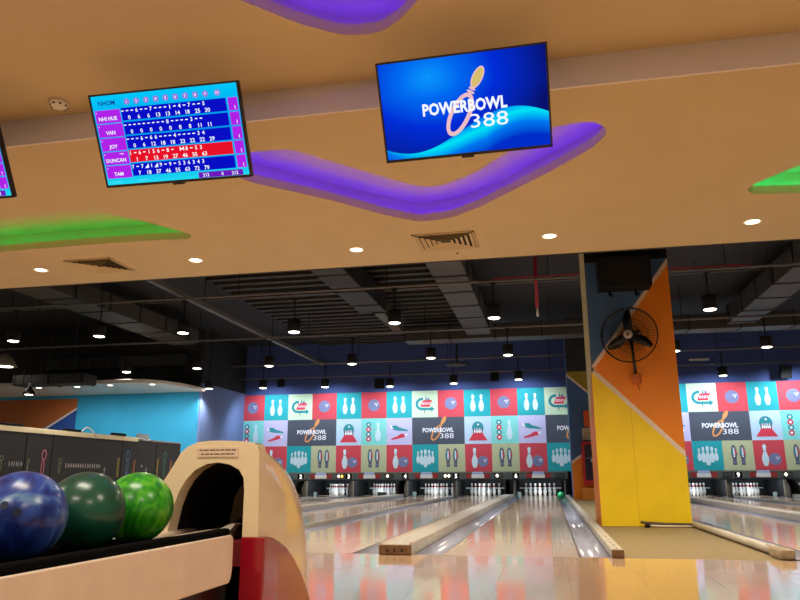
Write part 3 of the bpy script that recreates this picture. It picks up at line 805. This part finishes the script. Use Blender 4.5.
MB().box(-TW/2+.01, TW/2-.01, -.0015, .002, -TH/2+.014, TH/2-.01).build('screen', grad_screen('screen_wave', 'wave'), tv)
lg = MB(); lg.merge(logo(.475, 0, 0, 0, .001), None, Matrix.Translation((.005, -.035, .002))); scr(tv, lg, 'logo_picture', [E_white, E_pink, E_gold])
def scoreboard(t, full=True):
    MB().box(-TW/2+.01, TW/2-.01, -.0015, .002, -TH/2+.014, TH/2-.01).build('screen', bpy.data.materials.get('screen_score') or grad_screen('screen_score', 'flat'), t)
    def rect(x0, x1, y0, y1, z=.002, mi=0): return flat(MB(), [(x0,y0),(x1,y0),(x1,y1),(x0,y1)], z, mi)
    def grid(name, items, m, z=.006):
        g = MB()
        for s, x, y, h in items: g.merge(text_mb(s, h, bold=.02), 0, Matrix.Translation((x, y, z)))
        scr(t, g, name, m)
    rows = [('NHI HUE', '---6--7---1-4-7--5', '0 6 6 13 13 14 18 25 30', '1'), ('VAN', '---------8----3--', '0 0 0 0 0 8 8 11 11', '1'),
            ('JOY', '---6-66---4----34', '0 6 12 18 18 22 22 22 29', '1'), ('DUNCAN', '1-6-156-8- X8-53', '1 7 13 19 27 46 55 63', '1'),
            ('TAM', '7-7/1/9-9-536343', '7 18 37 46 55 63 72 79', '1')]
    grid('heading_text', [('NHOM', -.365, .225, .026)], E_navy)
    for k in range(10):
        x = -.235+.0625*k+(.012 if k == 9 else 0)
        g = MB(); flat(g, circ(x, .222, .018, 18), .003, 0); g.merge(text_mb(str(k+1), .017, bold=.02), 1, Matrix.Translation((x, .222, .006)))
        scr(t, g, 'frame_number', [E_lil, E_white])
    for i, (nm, b, tot, one) in enumerate(rows):
        y1 = .188 - .083*i; y0 = y1 - .074; m = E_red if i == 3 else E_blue
        def txt(g, items):
            for st, x, y, h in items: g.merge(text_mb(st, h, bold=.02), 1, Matrix.Translation((x, y, .006)))
        g = rect(-.455, -.29, y0-.006, y1-.004); txt(g, [(nm, -.375, y0+.02, .022), ('^', -.443, y1-.02, .012)] + ([('xxxx', -.33, y1-.016, .010)] if i == 3 else []))
        scr(t, g, 'name_box', [E_pur, E_white])
        g = rect(.397, .455, y0, y1); txt(g, [(one, .437, y0+.018, .02)]); scr(t, g, 'count_box', [E_pur, E_white])
        g = rect(-.283, .385, y0, y1)
        txt(g, [(ch, -.272+.0305*k, y1-.018, .023) for k, ch in enumerate(b) if ch not in ' -/X'])
        txt(g, [(st, -.235+.0625*k, y0+.017, .024) for k, st in enumerate(tot.split())])
        for k, ch in enumerate(b):
            x = -.272+.0305*k
            if ch == '-': g.merge(rect(x-.008, x+.008, y1-.021, y1-.015, .006), 1)
            elif ch == '/': flat(g, [(x-.014,y1-.032),(x+.012,y1-.032),(x+.012,y1-.005)], .006, 1)
            elif ch == 'X': flat(g, [(x-.014,y1-.032),(x,y1-.02),(x+.014,y1-.032),(x+.014,y1-.005),(x,y1-.017),(x-.014,y1-.005)], .006, 1)
        o = scr(t, g, 'score_row', [m, E_white])
        if i == 3: o['label'] = 'red score row of the player whose turn it is'
    g = rect(.14, .425, -.262, -.228)
    for st, x in (('212', .19), ('0', .295), ('212', .375)): g.merge(text_mb(st, .020, bold=.02), 1, Matrix.Translation((x, -.245, .006)))
    scr(t, g, 'total_box', [E_purd, E_white])
    grid('footer_text', [('NORMAL', -.40, -.246, .014)], E_cyan); grid('footer_text', [('NORMAL', -.22, -.246, .014)], E_cyan)
tv2 = television('flat screen showing a bowling scoreboard of purple names and blue rows', (-1.795, -2.35, 2.60), .025); scoreboard(tv2)
tv3 = television('scoreboard screen cut off by the picture edge beside the smoke detector', (-3.42, -2.36, 2.60), .03); scoreboard(tv3)

# ================================================================== FITTINGS ON THE LOWER CEILING
DL = [(-5.204, .907, 'recessed downlight at the far side of the square vent, over the black duct'), (-3.317, .93, 'recessed downlight between the square vent and the violet cove tip'),
      (-1.514, .94, 'recessed downlight beside the rectangular vent, below the violet cove bend'), (.456, .917, 'recessed downlight above the column edge, right of the rectangular vent'),
      (2.311, .90, 'recessed downlight below the small green cove'), (-7.1, .91, None), (4.15, .9, None)]
d0 = None
for x, y, lab in DL:
    spot((x, y, 2.87), 195, (1, .90, .73), 150, .8, rad=.06)
    if not lab: continue
    t = thing('downlight', lab, 'downlight', (x, y, 2.9), group='recessed downlights')
    q = MB(); q.lathe([(.064, .001), (.082, -.004), (.086, .0)], 28); q.build('trim_ring', M_white, t)
    q = MB(); q.lathe([(.0, -.002), (.064, -.002)], 28); q.build('lens', M_lens_warm, t)
for x in (-4.4, -1.0, 2.4):      # unseen fill lights added overhead, each with a glowing panel
    for y in (-4.6, -7.4):
        area((x, y, 3.085), 46, (1, .90, .74), 1.2, .6)
        MB().box(x-.6, x+.6, y-.3, y+.3, 3.088, 3.099).build('ceiling', emit('added_fill_panel', (255, 236, 205), 1.5), kind='structure')  # glowing sheet added under the unseen ceiling for the fill light
def vent(x, y, sx, sy, label):
    t = thing('air_vent', label, 'air vent', (x, y, 2.9))
    def fr(a, b, z0, z1):
        m = MB()
        m.box(-a, a, -b, -b+.022, z0, z1); m.box(-a, a, b-.022, b, z0, z1); m.box(-a, -a+.022, -b, b, z0, z1); m.box(a-.022, a, -b, b, z0, z1); return m
    fr(sx, sy, -.012, -.001).build('outer_frame', M_beige, t)
    MB().box(-sx+.02, sx-.02, -sy+.02, sy-.02, -.0035, -.001).build('throat_shade_sheet', M_black, t)  # flat black sheet stands in for the shade behind the louvres
    for k in range(1, 6):
        a, b = sx*(.985-.165*k), sy*(.985-.165*k)
        m = MB()
        for (p, q) in (((-a,-b),(a,-b)),((a,-b),(a,b)),((a,b),(-a,b)),((-a,b),(-a,-b))):
            s_ = 1.0 + .032/max(a, b)
            o = [(p[0],p[1],-.004),(q[0],q[1],-.004),(q[0]*s_,q[1]*s_,-.022),(p[0]*s_,p[1]*s_,-.022)]
            m.add(o, [(0,1,2,3)])
        o = m.build('louvre', M_beige, t); s_ = o.modifiers.new('t', 'SOLIDIFY'); s_.thickness = .002
vent(-.565, .85, .305, .26, 'square air diffuser in the ceiling between the violet cove and the soffit edge')
vent(-4.44, .88, .275, .25, 'square air diffuser in the ceiling beside the green cove')
t = thing('smoke_detector', 'round white smoke detector on the ceiling beside the scoreboard screen', 'smoke detector', (-2.82, -2.06, 3.1))
q = MB(); q.lathe([(.062,.0),(.064,-.012),(.058,-.024),(.040,-.040),(.0,-.044)], 28); q.build('housing', M_white, t)
for k in range(8):
    a = 2*PI*k/8; q = MB(); q.box(-.008,.008,-.003,.003,-.006,.006); o = q.build('slot', M_black, t, (.054*math.cos(a), .054*math.sin(a), -.028)); o.rotation_euler = (0,0,a+PI/2)
b = MB(); b.lathe([(0,-.008),(.012,-.006),(.014,.0)], 12); b = b.build('ceiling_stud', M_black, None, (-.50, 1.28, 2.9)); tag(b, 'tiny dark stud in the ceiling under the square diffuser near the edge', 'stud')

# ================================================================== HALL CEILING
# ribbed deck between the long side rail and the main duct
rb = MB()
for k in range(34):
    y = 1.9 + .42*k; rb.box(-6.7, -1.7, y, y+.16, 4.72, 4.9)
rb.build('ceiling', M_rib, kind='structure')
def conduit(y, z, label, x0=-16, x1=9.8, r=.028):
    t = thing('conduit', label, 'pipe', (0, y, z)); q = MB(); q.tube([(x0,0,0),(-3,0,0),(x1,0,0)], r, 8); q.build('pipe', M_pipe, t)
    for x in (-12,-9,-6,-3,0,3,6):
        q = MB(); q.tube([(x+.5,0,0),(x+.5,0,4.9-z)], .008, 5); q.build('hanger', M_black, t)
CZ = 4.06
conduit(6.85, 4.09, 'long grey conduit carrying the row of pendant lamps nearest the screens')
conduit(11.15, 4.09, 'long grey conduit carrying the middle row of pendant lamps')
conduit(15.35, 4.05, 'long grey conduit carrying the pendant lamps nearest the mural')
conduit(16.15, 3.74, 'thin grey conduit running along the navy wall just over the mural', r=.02)
conduit(4.2, 4.66, 'thin conduit high under the black deck nearest the screens', r=.018)
conduit(9.2, 4.66, 'thin conduit under the black deck between two rows of lamps', r=.018)
t = thing('long_rail', 'long grey rail running down the hall beside the ribbed ceiling', 'rail', (-6.8, 0, 4.16))
MB().box(-.05,.05,2.0,17.0,0,.12).build('beam', M_pipe, t, bevel=.01)
for y in (4,8,12,16):
    q = MB(); q.tube([(0,y,.1),(0,y,.74)], .01, 5); q.build('hanger', M_black, t)
def duct(x0, x1, y0, y1, z0, z1, label, m=None, step=1.2, name='duct', along='y'):
    t = thing(name, label, 'duct', ((x0+x1)/2, (y0+y1)/2, z0)); hx, hy = (x1-x0)/2, (y1-y0)/2
    MB().box(-hx,hx,-hy,hy,0,z1-z0).build('sheet_body', m or M_duct, t, bevel=.01)
    for sx in (-1, 1):
        for q_ in (-.7, 0, .7):
            g = MB(); px, py = (sx*(hx+.012), q_*hy) if along == 'y' else (q_*hx, sx*(hy+.012))
            g.tube([(px,py,0),(px,py,4.9-z0)], .007, 5); g.build('hanger_rod', M_ductd, t)
    n = int((2*hy if along == 'y' else 2*hx)/step)
    for k in range(n+1):
        g = MB()
        if along == 'y': g.box(-hx-.02,hx+.02,-hy+k*step,-hy+k*step+.04,-.018,z1-z0+.01)
        else: g.box(-hx+k*step,-hx+k*step+.04,-hy-.02,hy+.02,-.018,z1-z0+.01)
        g.build('flange', M_ductd, t)
duct(-1.58, -.956, 3.0, 12.3, 4.165, 4.55, 'wide grey air duct running down the hall between lanes five and six')
duct(-3.3, 9.4, 12.6, 13.2, 4.13, 4.50, 'wide grey air duct crossing the hall in front of the navy wall', along='x')
duct(4.78, 5.42, 5.0, 12.5, 4.2, 4.62, 'wide grey air duct running down the hall past the yellow column')
duct(-9.75, -8.95, 3.0, 12.0, 4.165, 4.55, 'wide grey air duct running down the far side of the hall beyond lane one')
duct(-3.65, -3.05, 2.5, 9.2, 4.165, 4.6, 'dark air duct ending above the lamps between lanes three and four', M_ductd)
duct(-3.36, -3.12, 9.25, 11.5, 4.165, 4.5, 'short olive grey duct drop beside the ribbed ceiling', mat('duct_olive', (84,80,60), .6, var=.1))
duct(-14.5, -9.9, 12.95, 13.3, 3.75, 4.1, 'dark air duct crossing above the side room soffit', M_ductd, along='x')
duct(-11.6, -9.8, 8.35, 8.85, 2.68, 2.9, 'dark hanging duct with square end above the cream side soffit', M_ductd, along='x', step=.85)
t = thing('sprinkler_pipe', 'red vertical pipe with white tip dropping from the black deck', 'pipe', (.27, 7.0, 3.42))
q = MB(); q.tube([(0,0,.16),(0,0,1.48)], .034, 10); q.build('drop_pipe', M_redpipe, t)
q = MB(); q.tube([(0,0,.0),(0,0,.16)], .022, 10); q.build('sprinkler_tip', M_white, t)
t = thing('ceiling_sprinkler_pipe', 'thin red pipe crossing high over the lanes beside the red drop', 'pipe', (0, 7.9, 4.42))
q = MB(); q.tube([(-.6,0,0),(4.2,0,0)], .016, 8); q.build('pipe', M_redpipe, t)

# pendant drum lamps
def drum(loc, zt, label, proto=[None]):
    far = loc[1] > 14
    spot((loc[0], loc[1], loc[2]-.035), 190 if far else 190, (.74, .87, 1) if far else (1, .97, .92), 150 if far else 130, .6, (math.radians(34) if far else 0, 0, 0), rad=.1)
    if proto[0] is not None: return dup(proto[0], loc, label)
    t = thing('pendant_lamp', label, 'pendant lamp', loc, group='black drum pendant lamps over the lanes')
    q = MB(); q.lathe([(.112,.0),(.125,.0),(.125,.225),(.118,.24),(.02,.245)], 28); q.build('drum_shade', M_black, t)
    q = MB(); q.lathe([(.0,-.022),(.06,-.018),(.10,-.004),(.112,.004)], 24); q.build('lens', M_lens, t)
    q = MB(); q.tube([(0,0,.24),(0,0,CZ-3.38-.03)], .014, 8); q.build('rod', M_black, t)
    q = MB(); q.box(-.05,.05,-.035,.035,CZ-3.38-.055,CZ-3.38-.03); q.build('clip', M_black, t)
    proto[0] = t; return t
NEAR = 'in the row nearest the screens'; MID = 'in the middle row'; FAR = 'in the row nearest the mural'
ROW = [(6.85, 3.38, NEAR, [(3.174,3.367,'past the yellow column'),(-.51,3.393,'over lane six'),(-2.354,3.386,'over lane five'),(-4.32,3.30,'over lane three'),(-6.63,3.382,'over lane two'),(-8.48,3.395,'over lane one'),(-10.467,3.379,'over the dark side aisle')]),
       (11.15, 3.38, MID, [(5.231,3.38,'past the yellow column'),(3.282,3.365,'peeking past the column edge'),(-.495,3.413,'over lane six'),(-2.353,3.408,'over lane five'),(-4.342,3.331,'over lane three'),(-6.527,3.355,'over lane two'),(-8.508,3.357,'over lane one'),(-10.526,3.331,'above the cream side soffit')]),
       (15.4, 3.33, FAR, [(5.218,3.31,'past the yellow column'),(-.425,3.37,'over lane six'),(-2.347,3.31,'over lane five'),(-4.3,3.276,'over lane three'),(-6.364,3.318,'over lane two'),(-8.405,3.345,'over lane one'),(-9.2,3.1,'by the side soffit end')])]
for y, z, rowlab, xs in ROW:
    for x, z, l in xs:
        d_ = drum((x, 13.3 if z == 3.1 else y, z), CZ, 'black drum pendant lamp %s, %s' % (l, rowlab))
q = MB(); q.tube([(0,0,.6),(0,0,1.8)], .012, 8); q.build('rod', M_black, d_)
for x in (1.5, 3.3, 7.2): spot((x, 15.4, 3.3), 190, (.74,.87,1), 150, .6, (math.radians(34),0,0), rad=.1)
for x in (1.3, 7.1, 5.1): spot((x, 6.85, 3.34), 200, (1,.95,.88), 128, .55, rad=.1)

# bell lamp and big round lamp over the side aisle
t = thing('bell_lamp', 'black bell shaped pendant lamp with white underside in front of the cream side soffit', 'pendant lamp', (-10.868, 8, 2.40))
q = MB(); q.lathe([(.135,.0),(.125,.035),(.06,.13),(.03,.17),(.022,.20)], 24); q.build('bell_shade', M_blackg, t)
q = MB(); q.lathe([(0,-.008),(.128,.004)], 24); q.build('lens', M_lens, t)
q = MB(); q.tube([(.03*math.cos(2*PI*k/12),0,.225+.03*math.sin(2*PI*k/12)) for k in range(12)], .007, 6, closed=True); q.build('hook', M_metal, t)
q = MB(); q.tube([(0,0,.25),(0,0,2.4)], .006, 6); q.build('cord', M_black, t)
spot((-10.868, 8, 2.36), 30, (1,.95,.88), 140, .6)
t = thing('dome_lamp', 'large round lamp with a grey dome and glowing white underside at the picture edge', 'pendant lamp', (-11.58, 8, 3.05))
q = MB(); q.lathe([(.26,.0),(.25,.05),(.14,.22),(.05,.30),(.0,.31)], 28); q.build('dome_shade', mat('dome_grey', (150,145,130), .5), t)
q = MB(); q.lathe([(0,-.01),(.245,.004)], 28); q.build('lens', M_lens, t)
q = MB(); q.tube([(0,0,.3),(0,0,1.8)], .008, 6); q.build('cord', M_black, t)
# small lamps in the side soffit
for k, (x, y) in enumerate(((-13.35,11.45),(-12.2,11.5),(-11.15,11.42),(-9.95,11.5))):
    t = thing('soffit_downlight', ['small light in the cream side soffit right beside the bell lamp','small light in the cream side soffit above the rust triangle',
        'small light in the cream side soffit above the start of the cyan wall','small bright light near the rounded end of the cream side soffit'][k], 'downlight', (x, y, 3.03), group='small lights in the side soffit')
    q = MB(); q.lathe([(.07,.0),(.085,-.006),(.09,.001)], 20); q.build('trim_ring', M_white, t)
    q = MB(); q.lathe([(0,-.004),(.07,-.004)], 20); q.build('lens', M_lens, t)
    spot((x, y+.2, 2.98), 60 if k < 3 else 150, (1,.97,.92), 160, .8, (math.radians(18),0,0))
# wall and ceiling bits
def spk(loc, s, label, name='wall_speaker', rot=(0,0,0), cat='speaker'):
    t = thing(name, label, cat, loc, rot)
    MB().box(-s,s,-.10,.0,-s*1.05,s*1.05).build('cabinet', M_black, t, bevel=.012)
    MB().box(-s*.85,s*.85,-.104,-.10,-s*.9,s*.9).build('grille', mat('grille_black', (12,12,12), .9), t)
    q = MB(); q.tube([(0,0,.0),(0,.05,.02)], .02, 8); q.build('wall_bracket', M_black, t)
spk((-1.19, MY-.02, 3.62), .13, 'small square black box on the navy wall above the mural, over lane five')
spk((7.05, MY-.3, 3.47), .17, 'black loudspeaker above the mural at the picture edge past the column', rot=(math.radians(14),0,math.radians(20)))
spk((-7.79, 15.45, 3.48), .12, 'small black box hanging among the lamps over lanes one and two', 'ceiling_projector', rot=(0,0,math.radians(-25)), cat='projector')
spk((-4.62, 15.42, 3.37), .15, 'small black box beside the pendant lamp nearest the mural over lane three', 'ceiling_projector', cat='projector')
t = thing('air_vent', 'round dark air diffuser hanging below the cross duct, above the mural over lane five', 'air vent', (-2.02, 13.6, 3.62))
q = MB(); q.lathe([(.32,.0),(.30,-.03),(.16,-.05),(.0,-.052)], 28); q.build('cone', M_ductd, t)
q = MB(); q.tube([(0,0,-.02),(0,0,.55)], .03, 14); q.build('neck', M_ductd, t)
b = MB().box(-.28,.28,-.03,-.003,-.03,.03).build('wall_light_bar', M_white, None, (4.86, MY+.05, 3.95)); tag(b, 'short pale bar high on the navy wall past the yellow column', 'bar')
t = thing('hanging_frame', 'thin dark rectangular frame hanging under the duct past the yellow column', 'frame', (5.27, 14.6, 4.05))
q = MB()
for a, b2 in (((-.33,0,-.1),(.33,0,-.1)),((.33,0,-.1),(.33,0,.1)),((.33,0,.1),(-.33,0,.1)),((-.33,0,.1),(-.33,0,-.1))): q.tube([a,b2], .012, 6)
q.build('tube_frame', M_ductd, t); q = MB(); q.tube([(-.3,0,.1),(-.3,0,.85)], .006, 5); q.tube([(.3,0,.1),(.3,0,.85)], .006, 5); q.build('hanger', M_black, t)

# ================================================================== BLACK PARTITION ALONG LANE 1
t = thing('black_partition', 'long black partition with coloured line drawings behind the bowling balls', 'partition', (-9.5, 0, 0))
XZ = Matrix(((0,0,1,0),(1,0,0,0),(0,1,0,0),(0,0,0,1)))   # local XY -> YZ, facing +X
seams = [3.92, 6.394, 7.157, 9.628, 11.168, 12.428]
panels = []
for a, b in zip(seams, seams[1:]):
    panels.append(MB().box(-.06, 0, a+.012, b-.012, -.13, 1.5).build('partition_panel', mat('slate_black', (46,45,44), .6, var=.08, scale=3), t))
MB().box(-.05, -.02, 3.92, 12.42, -.13, 1.49).build('backing', M_black, t)
MB().box(-.07, .03, 3.92, 10.25, 1.46, 1.56).build('top_rail', mat('rail_pale_cream', (250,236,190), .5), t, bevel=.01)  # plain pale cream base colour, no emission
MB().box(-.06, .01, 10.25, 12.42, 1.495, 1.53).build('top_strip', mat('strip_grey', (150,150,146), .5), t)
def clip(p, Y, z0, z1, m, wd=.055, nm='clip_drawing'):
    g = MB(); h = (z1-z0); ring(g, Y, z1-.18*h, wd, .18*h, .02, -.08, .004)
    ring(g, Y-.01, z0+.38*h, wd*.7, .3*h, .02, 0, .004); flat(g, [(Y-.02,z0),(Y+.015,z0),(Y+.02,z0+.2*h),(Y-.025,z0+.2*h)], .004)
    MB().merge(g, None, XZ).build(nm, m, p, fix=False)
ch = lambda n, c: mat('chalk_'+n, c, .7)
def marks(p, Y0, Y1, z, n, h=.09):
    g = MB(); rnd = random.Random(int(Y0*100))
    for k in range(n):
        y = Y0 + (Y1-Y0)*k/n; wv = (Y1-Y0)/n*.32
        flat(g, [(y,z-h/2),(y+wv,z-h/2),(y+wv,z+h/2),(y,z+h/2)], .004)
        if rnd.random() < .6: flat(g, [(y,z-.012),(y+wv*2.2,z-.012),(y+wv*2.2,z+.012),(y,z+.012)], .0045)
    MB().merge(g, None, XZ).build('chalk_marks', ch('grey', (176,172,168)), p, fix=False)
clip(panels[0], 5.78, .74, 1.02, ch('sage', (120,128,96))); marks(panels[0], 5.98, 6.36, .868, 6)
clip(panels[1], 6.93, .58, 1.16, ch('pink', (226,128,150)), .07); clip(panels[1], 6.5, .66, .98, ch('sage', (120,128,96)), .03)
clip(panels[2], 7.44, .70, 1.00, ch('sage', (120,128,96))); marks(panels[2], 7.62, 8.85, .86, 15)
clip(panels[2], 9.0, .56, .84, ch('grey', (176,172,168)), .03); clip(panels[2], 9.52, .62, 1.06, ch('yellow', (186,164,70)), .045)
clip(panels[3], 9.90, .60, 1.24, ch('blue', (90,140,180)), .075); clip(panels[3], 10.2, .62, 1.03, ch('orange', (206,128,60)), .04)
clip(panels[3], 10.75, .60, .85, ch('grey', (176,172,168)), .03); marks(panels[3], 10.5, 10.6, .88, 1, .07)
clip(panels[4], 11.28, .62, 1.08, ch('yellow', (186,164,70)), .04); clip(panels[4], 11.62, .62, 1.26, ch('green', (60,150,130)), .075); clip(panels[4], 11.95, .62, 1.05, ch('orange', (206,128,60)), .04)
for Y, L, h, lab in ((5.95, .5, .05, 'flat black box on the partition top rail at the picture edge'), (7.75, .55, .05, 'flat black box on the partition top rail behind the dark green ball'),
                     (9.45, .5, .06, 'flat black box on the partition top rail behind the bright green ball')):
    b = MB().box(-.06,.04,-L/2,L/2,0,h).build('flat_box', M_black, None, (-9.5, Y, 1.56), bevel=.01); tag(b, lab, 'box', 'black boxes on the partition rail')
t = thing('cable_loop', 'pale cable loop arching over the partition rail', 'cable', (-9.47, 8.2, 1.56))
q = MB(); q.tube([(.01,-.22+.44*k/12, .012+.10*math.sin(PI*k/12)) for k in range(13)] + [(.07,.25,-.1)], .014, 8); q.build('cable', M_white, t)
t = thing('small_plate', 'small grey plate standing on the partition top near the cream hood', 'plate', (-9.5, 10.5, 1.53))
MB().box(-.02,.0,-.28,.28,0,.13).build('plate_board', mat('plate_grey', (156,160,158), .5, var=.15, scale=20), t, bevel=.005)
q = MB(); q.tube([(0,-.3,.0),(.03,-.1,.02),(.03,.1,-.02),(.03,.3,.01)], .012, 6); q.build('cord', M_white, t)

# ================================================================== BALL RETURN
t = thing('ball_return', 'cream and red ball return hood with an arched mouth and a ball rack', 'ball return', (-.86, -3.5, 0))
bx, by = .86, 3.5
def L(p, dx=0): return (p[0]+bx+dx, p[1])
outl = [(-.652,0),(-.654,.2),(-.660,.404),(-.665,.595),(-.668,.69),(-.675,.712),(-.69,.724),(-.74,.730),(-.80,.733),(-.859,.733),(-.905,.729),(-.944,.714),(-.970,.692),
        (-1.006,.631),(-1.034,.589),(-1.075,.485),(-1.11,.36),(-1.14,.2),(-1.15,0)]
arch = [(-1.02,0),(-1.015,.30),(-1.0,.43),(-.985,.505),(-.965,.558),(-.943,.596),(-.91,.630),(-.865,.651),(-.823,.656),(-.777,.648),(-.742,.630),(-.724,.603),(-.719,.56),(-.719,.0)]
front = [L(p) for p in outl] + [L(p) for p in arch]
fr = MB(); fr.prism(front, 'y', 0, .07); fr.build('hood_face', M_hood, t, bevel=.006, seg=3)
stn = [(.004,.733),(.05,.722),(.10,.705),(.17,.684),(.235,.661),(.30,.630),(.36,.594),(.42,.548),(.465,.505),(.505,.44),(.535,.36),(.56,.27),(.58,.17),(.592,.08),(.596,.0)]
vs = []; n = len(outl)
for y, H in stn:
    k = H/.733; ta = max(0, (y-.3)/.3)
    for i, p in enumerate(outl):
        x = p[0]; z = p[1]*k if i > 3 else min(p[1], p[1]*k if H < .70 else p[1])
        vs.append((x+bx + (.012*math.sin(PI*min(1,y/.6)) if i < 6 else 0), y, z))
sh = MB(); m_ = len(stn)
sh.add(vs, [(j*n+i, j*n+i+1, (j+1)*n+i+1, (j+1)*n+i) for j in range(m_-1) for i in range(n-1)], 0, True)
sh.build('hood_shell', M_hood, t)
# red lower skirt: side sweep and front strip
sk = [(-.004,0),(-.004,.404),(.03,.404),(.088,.395),(.15,.378),(.223,.352),(.302,.310),(.387,.252),(.465,.183),(.532,.11),(.585,.0)]
r_ = MB(); r_.prism(sk, 'x', -.654+bx, -.636+bx); r_.prism([(-.719+bx,0),(-.640+bx,0),(-.640+bx,.404),(-.719+bx,.404)], 'y', -.006, .02)
r_.build('red_skirt', M_hoodred, t, bevel=.005)
r_ = MB(); r_.prism([(-1.152+bx,0),(-1.02+bx,0),(-1.01+bx,.37),(-1.112+bx,.37)], 'y', -.006, .02); r_.build('red_skirt', M_hoodred, t, bevel=.005)
# dark tunnel
tn = MB(); q = [L(p) for p in arch]; k = len(q)
tn.add([(p[0],.068,p[1]) for p in q]+[(p[0],.5,p[1]*.86) for p in q], [(i,i+1,i+1+k,i+k) for i in range(k-1)], 0, True)
tn.prism([(p[0], p[1]*.86) for p in q], 'y', .5, .51); tn.build('tunnel', M_black, t)
MB().box(-.16, .14, .05, .5, .30, .385).build('tunnel_floor', mat('tunnel_red', (120,22,30), .5), t)
w_ = MB(); w_.prism([(-.03,.405),(.05,.44),(.07,.44),(.04,.405)], 'y', .10, .16); w_.build('lift_finger', M_white, t)
s = MB().box(-.905+bx, -.747+bx, -.004, .0, .676, .71).build('sticker', M_sticker, t); s.rotation_euler = (0, 0, 0)
for k, z in ((0,.700),(1,.686)):
    g = MB()
    rnd = random.Random(k+3); x = -.895+bx+.006*k
    while x < -.760+bx-.006*k:      # words too small to read in the photograph
        wl = rnd.choice((.012,.016,.02)); flat(g, [(x,-.002),(x+wl,-.002),(x+wl,.002),(x,.002)], 0); x += wl + .004
    gm = MB(); gm.merge(g, 0, TOWALL); gm.build('text_line', mat('faded_ink', (104, 76, 64), .6), s, (0, -.0048, z), fix=False)
# rack
M_rub = mat('black_rubber', (9, 9, 9), .95, spec=.05)
def panel(xa, xb, nm='rack_side'):
    o = [(-1.9,.27),(-.13,.27),(-.115,.285),(-.108,.31),(-.108,.40),(-.115,.415),(-.13,.42),(-1.9,.42)]
    m = MB(); m.prism(o, 'x', xa, xb); return m.build(nm, M_rail, t, bevel=.008, seg=3)
panel(-.713+bx, -.70+bx); panel(-1.34+bx, -1.305+bx)
for x in (-.730, -1.285):
    MB().box(x-.016+bx, x+.016+bx, -1.9, -.10, .30, .440).build('black_rim', M_rub, t, bevel=.01)
MB().box(-1.305+bx, -.735+bx, -1.9, -.10, .30, .385).build('rack_deck', M_rub, t)
for x in (-.885, -1.005):
    q = MB(); q.tube([(x+bx,-1.9,.4015),(x+bx,-.9,.4015),(x+bx,-.2,.4015)], .0172, 8); q.build('track_rail', M_rub, t)
    q = MB(); q.tube([(x+bx,-.2,.4015),(x+bx,0,.403),(x+bx,.2,.405)], .0172, 8); q.build('track_rail', M_rail, t)
q = MB(); q.tube([(-.84+bx,-.4,.39),(-.835+bx,-.1,.40),(-.80+bx,.2,.40)], .012, 8); q.build('guide_rail', M_taupe, t)
MB().box(-1.2+bx, -.76+bx, -1.85, -.02, -.003, .30).build('pedestal', M_blackg, t)

# ================================================================== AMBIENCE
wd = bpy.data.worlds.new('world'); sc.world = wd; wd.use_nodes = True
bg = wd.node_tree.nodes['Background']; bg.inputs['Color'].default_value = (1, .88, .74, 1); bg.inputs['Strength'].default_value = .18
vs_ = sc.view_settings
sc.display_settings.display_device = 'sRGB'
vs_.view_transform = 'Standard'; vs_.look = 'None'; vs_.exposure = 0.0; vs_.gamma = 1.0; vs_.use_curve_mapping = False
cy = sc.cycles
cy.use_denoising = True; cy.max_bounces = 8; cy.diffuse_bounces = 4; cy.glossy_bounces = 4; cy.sample_clamp_indirect = 6.0; cy.caustics_reflective = False; cy.caustics_refractive = False
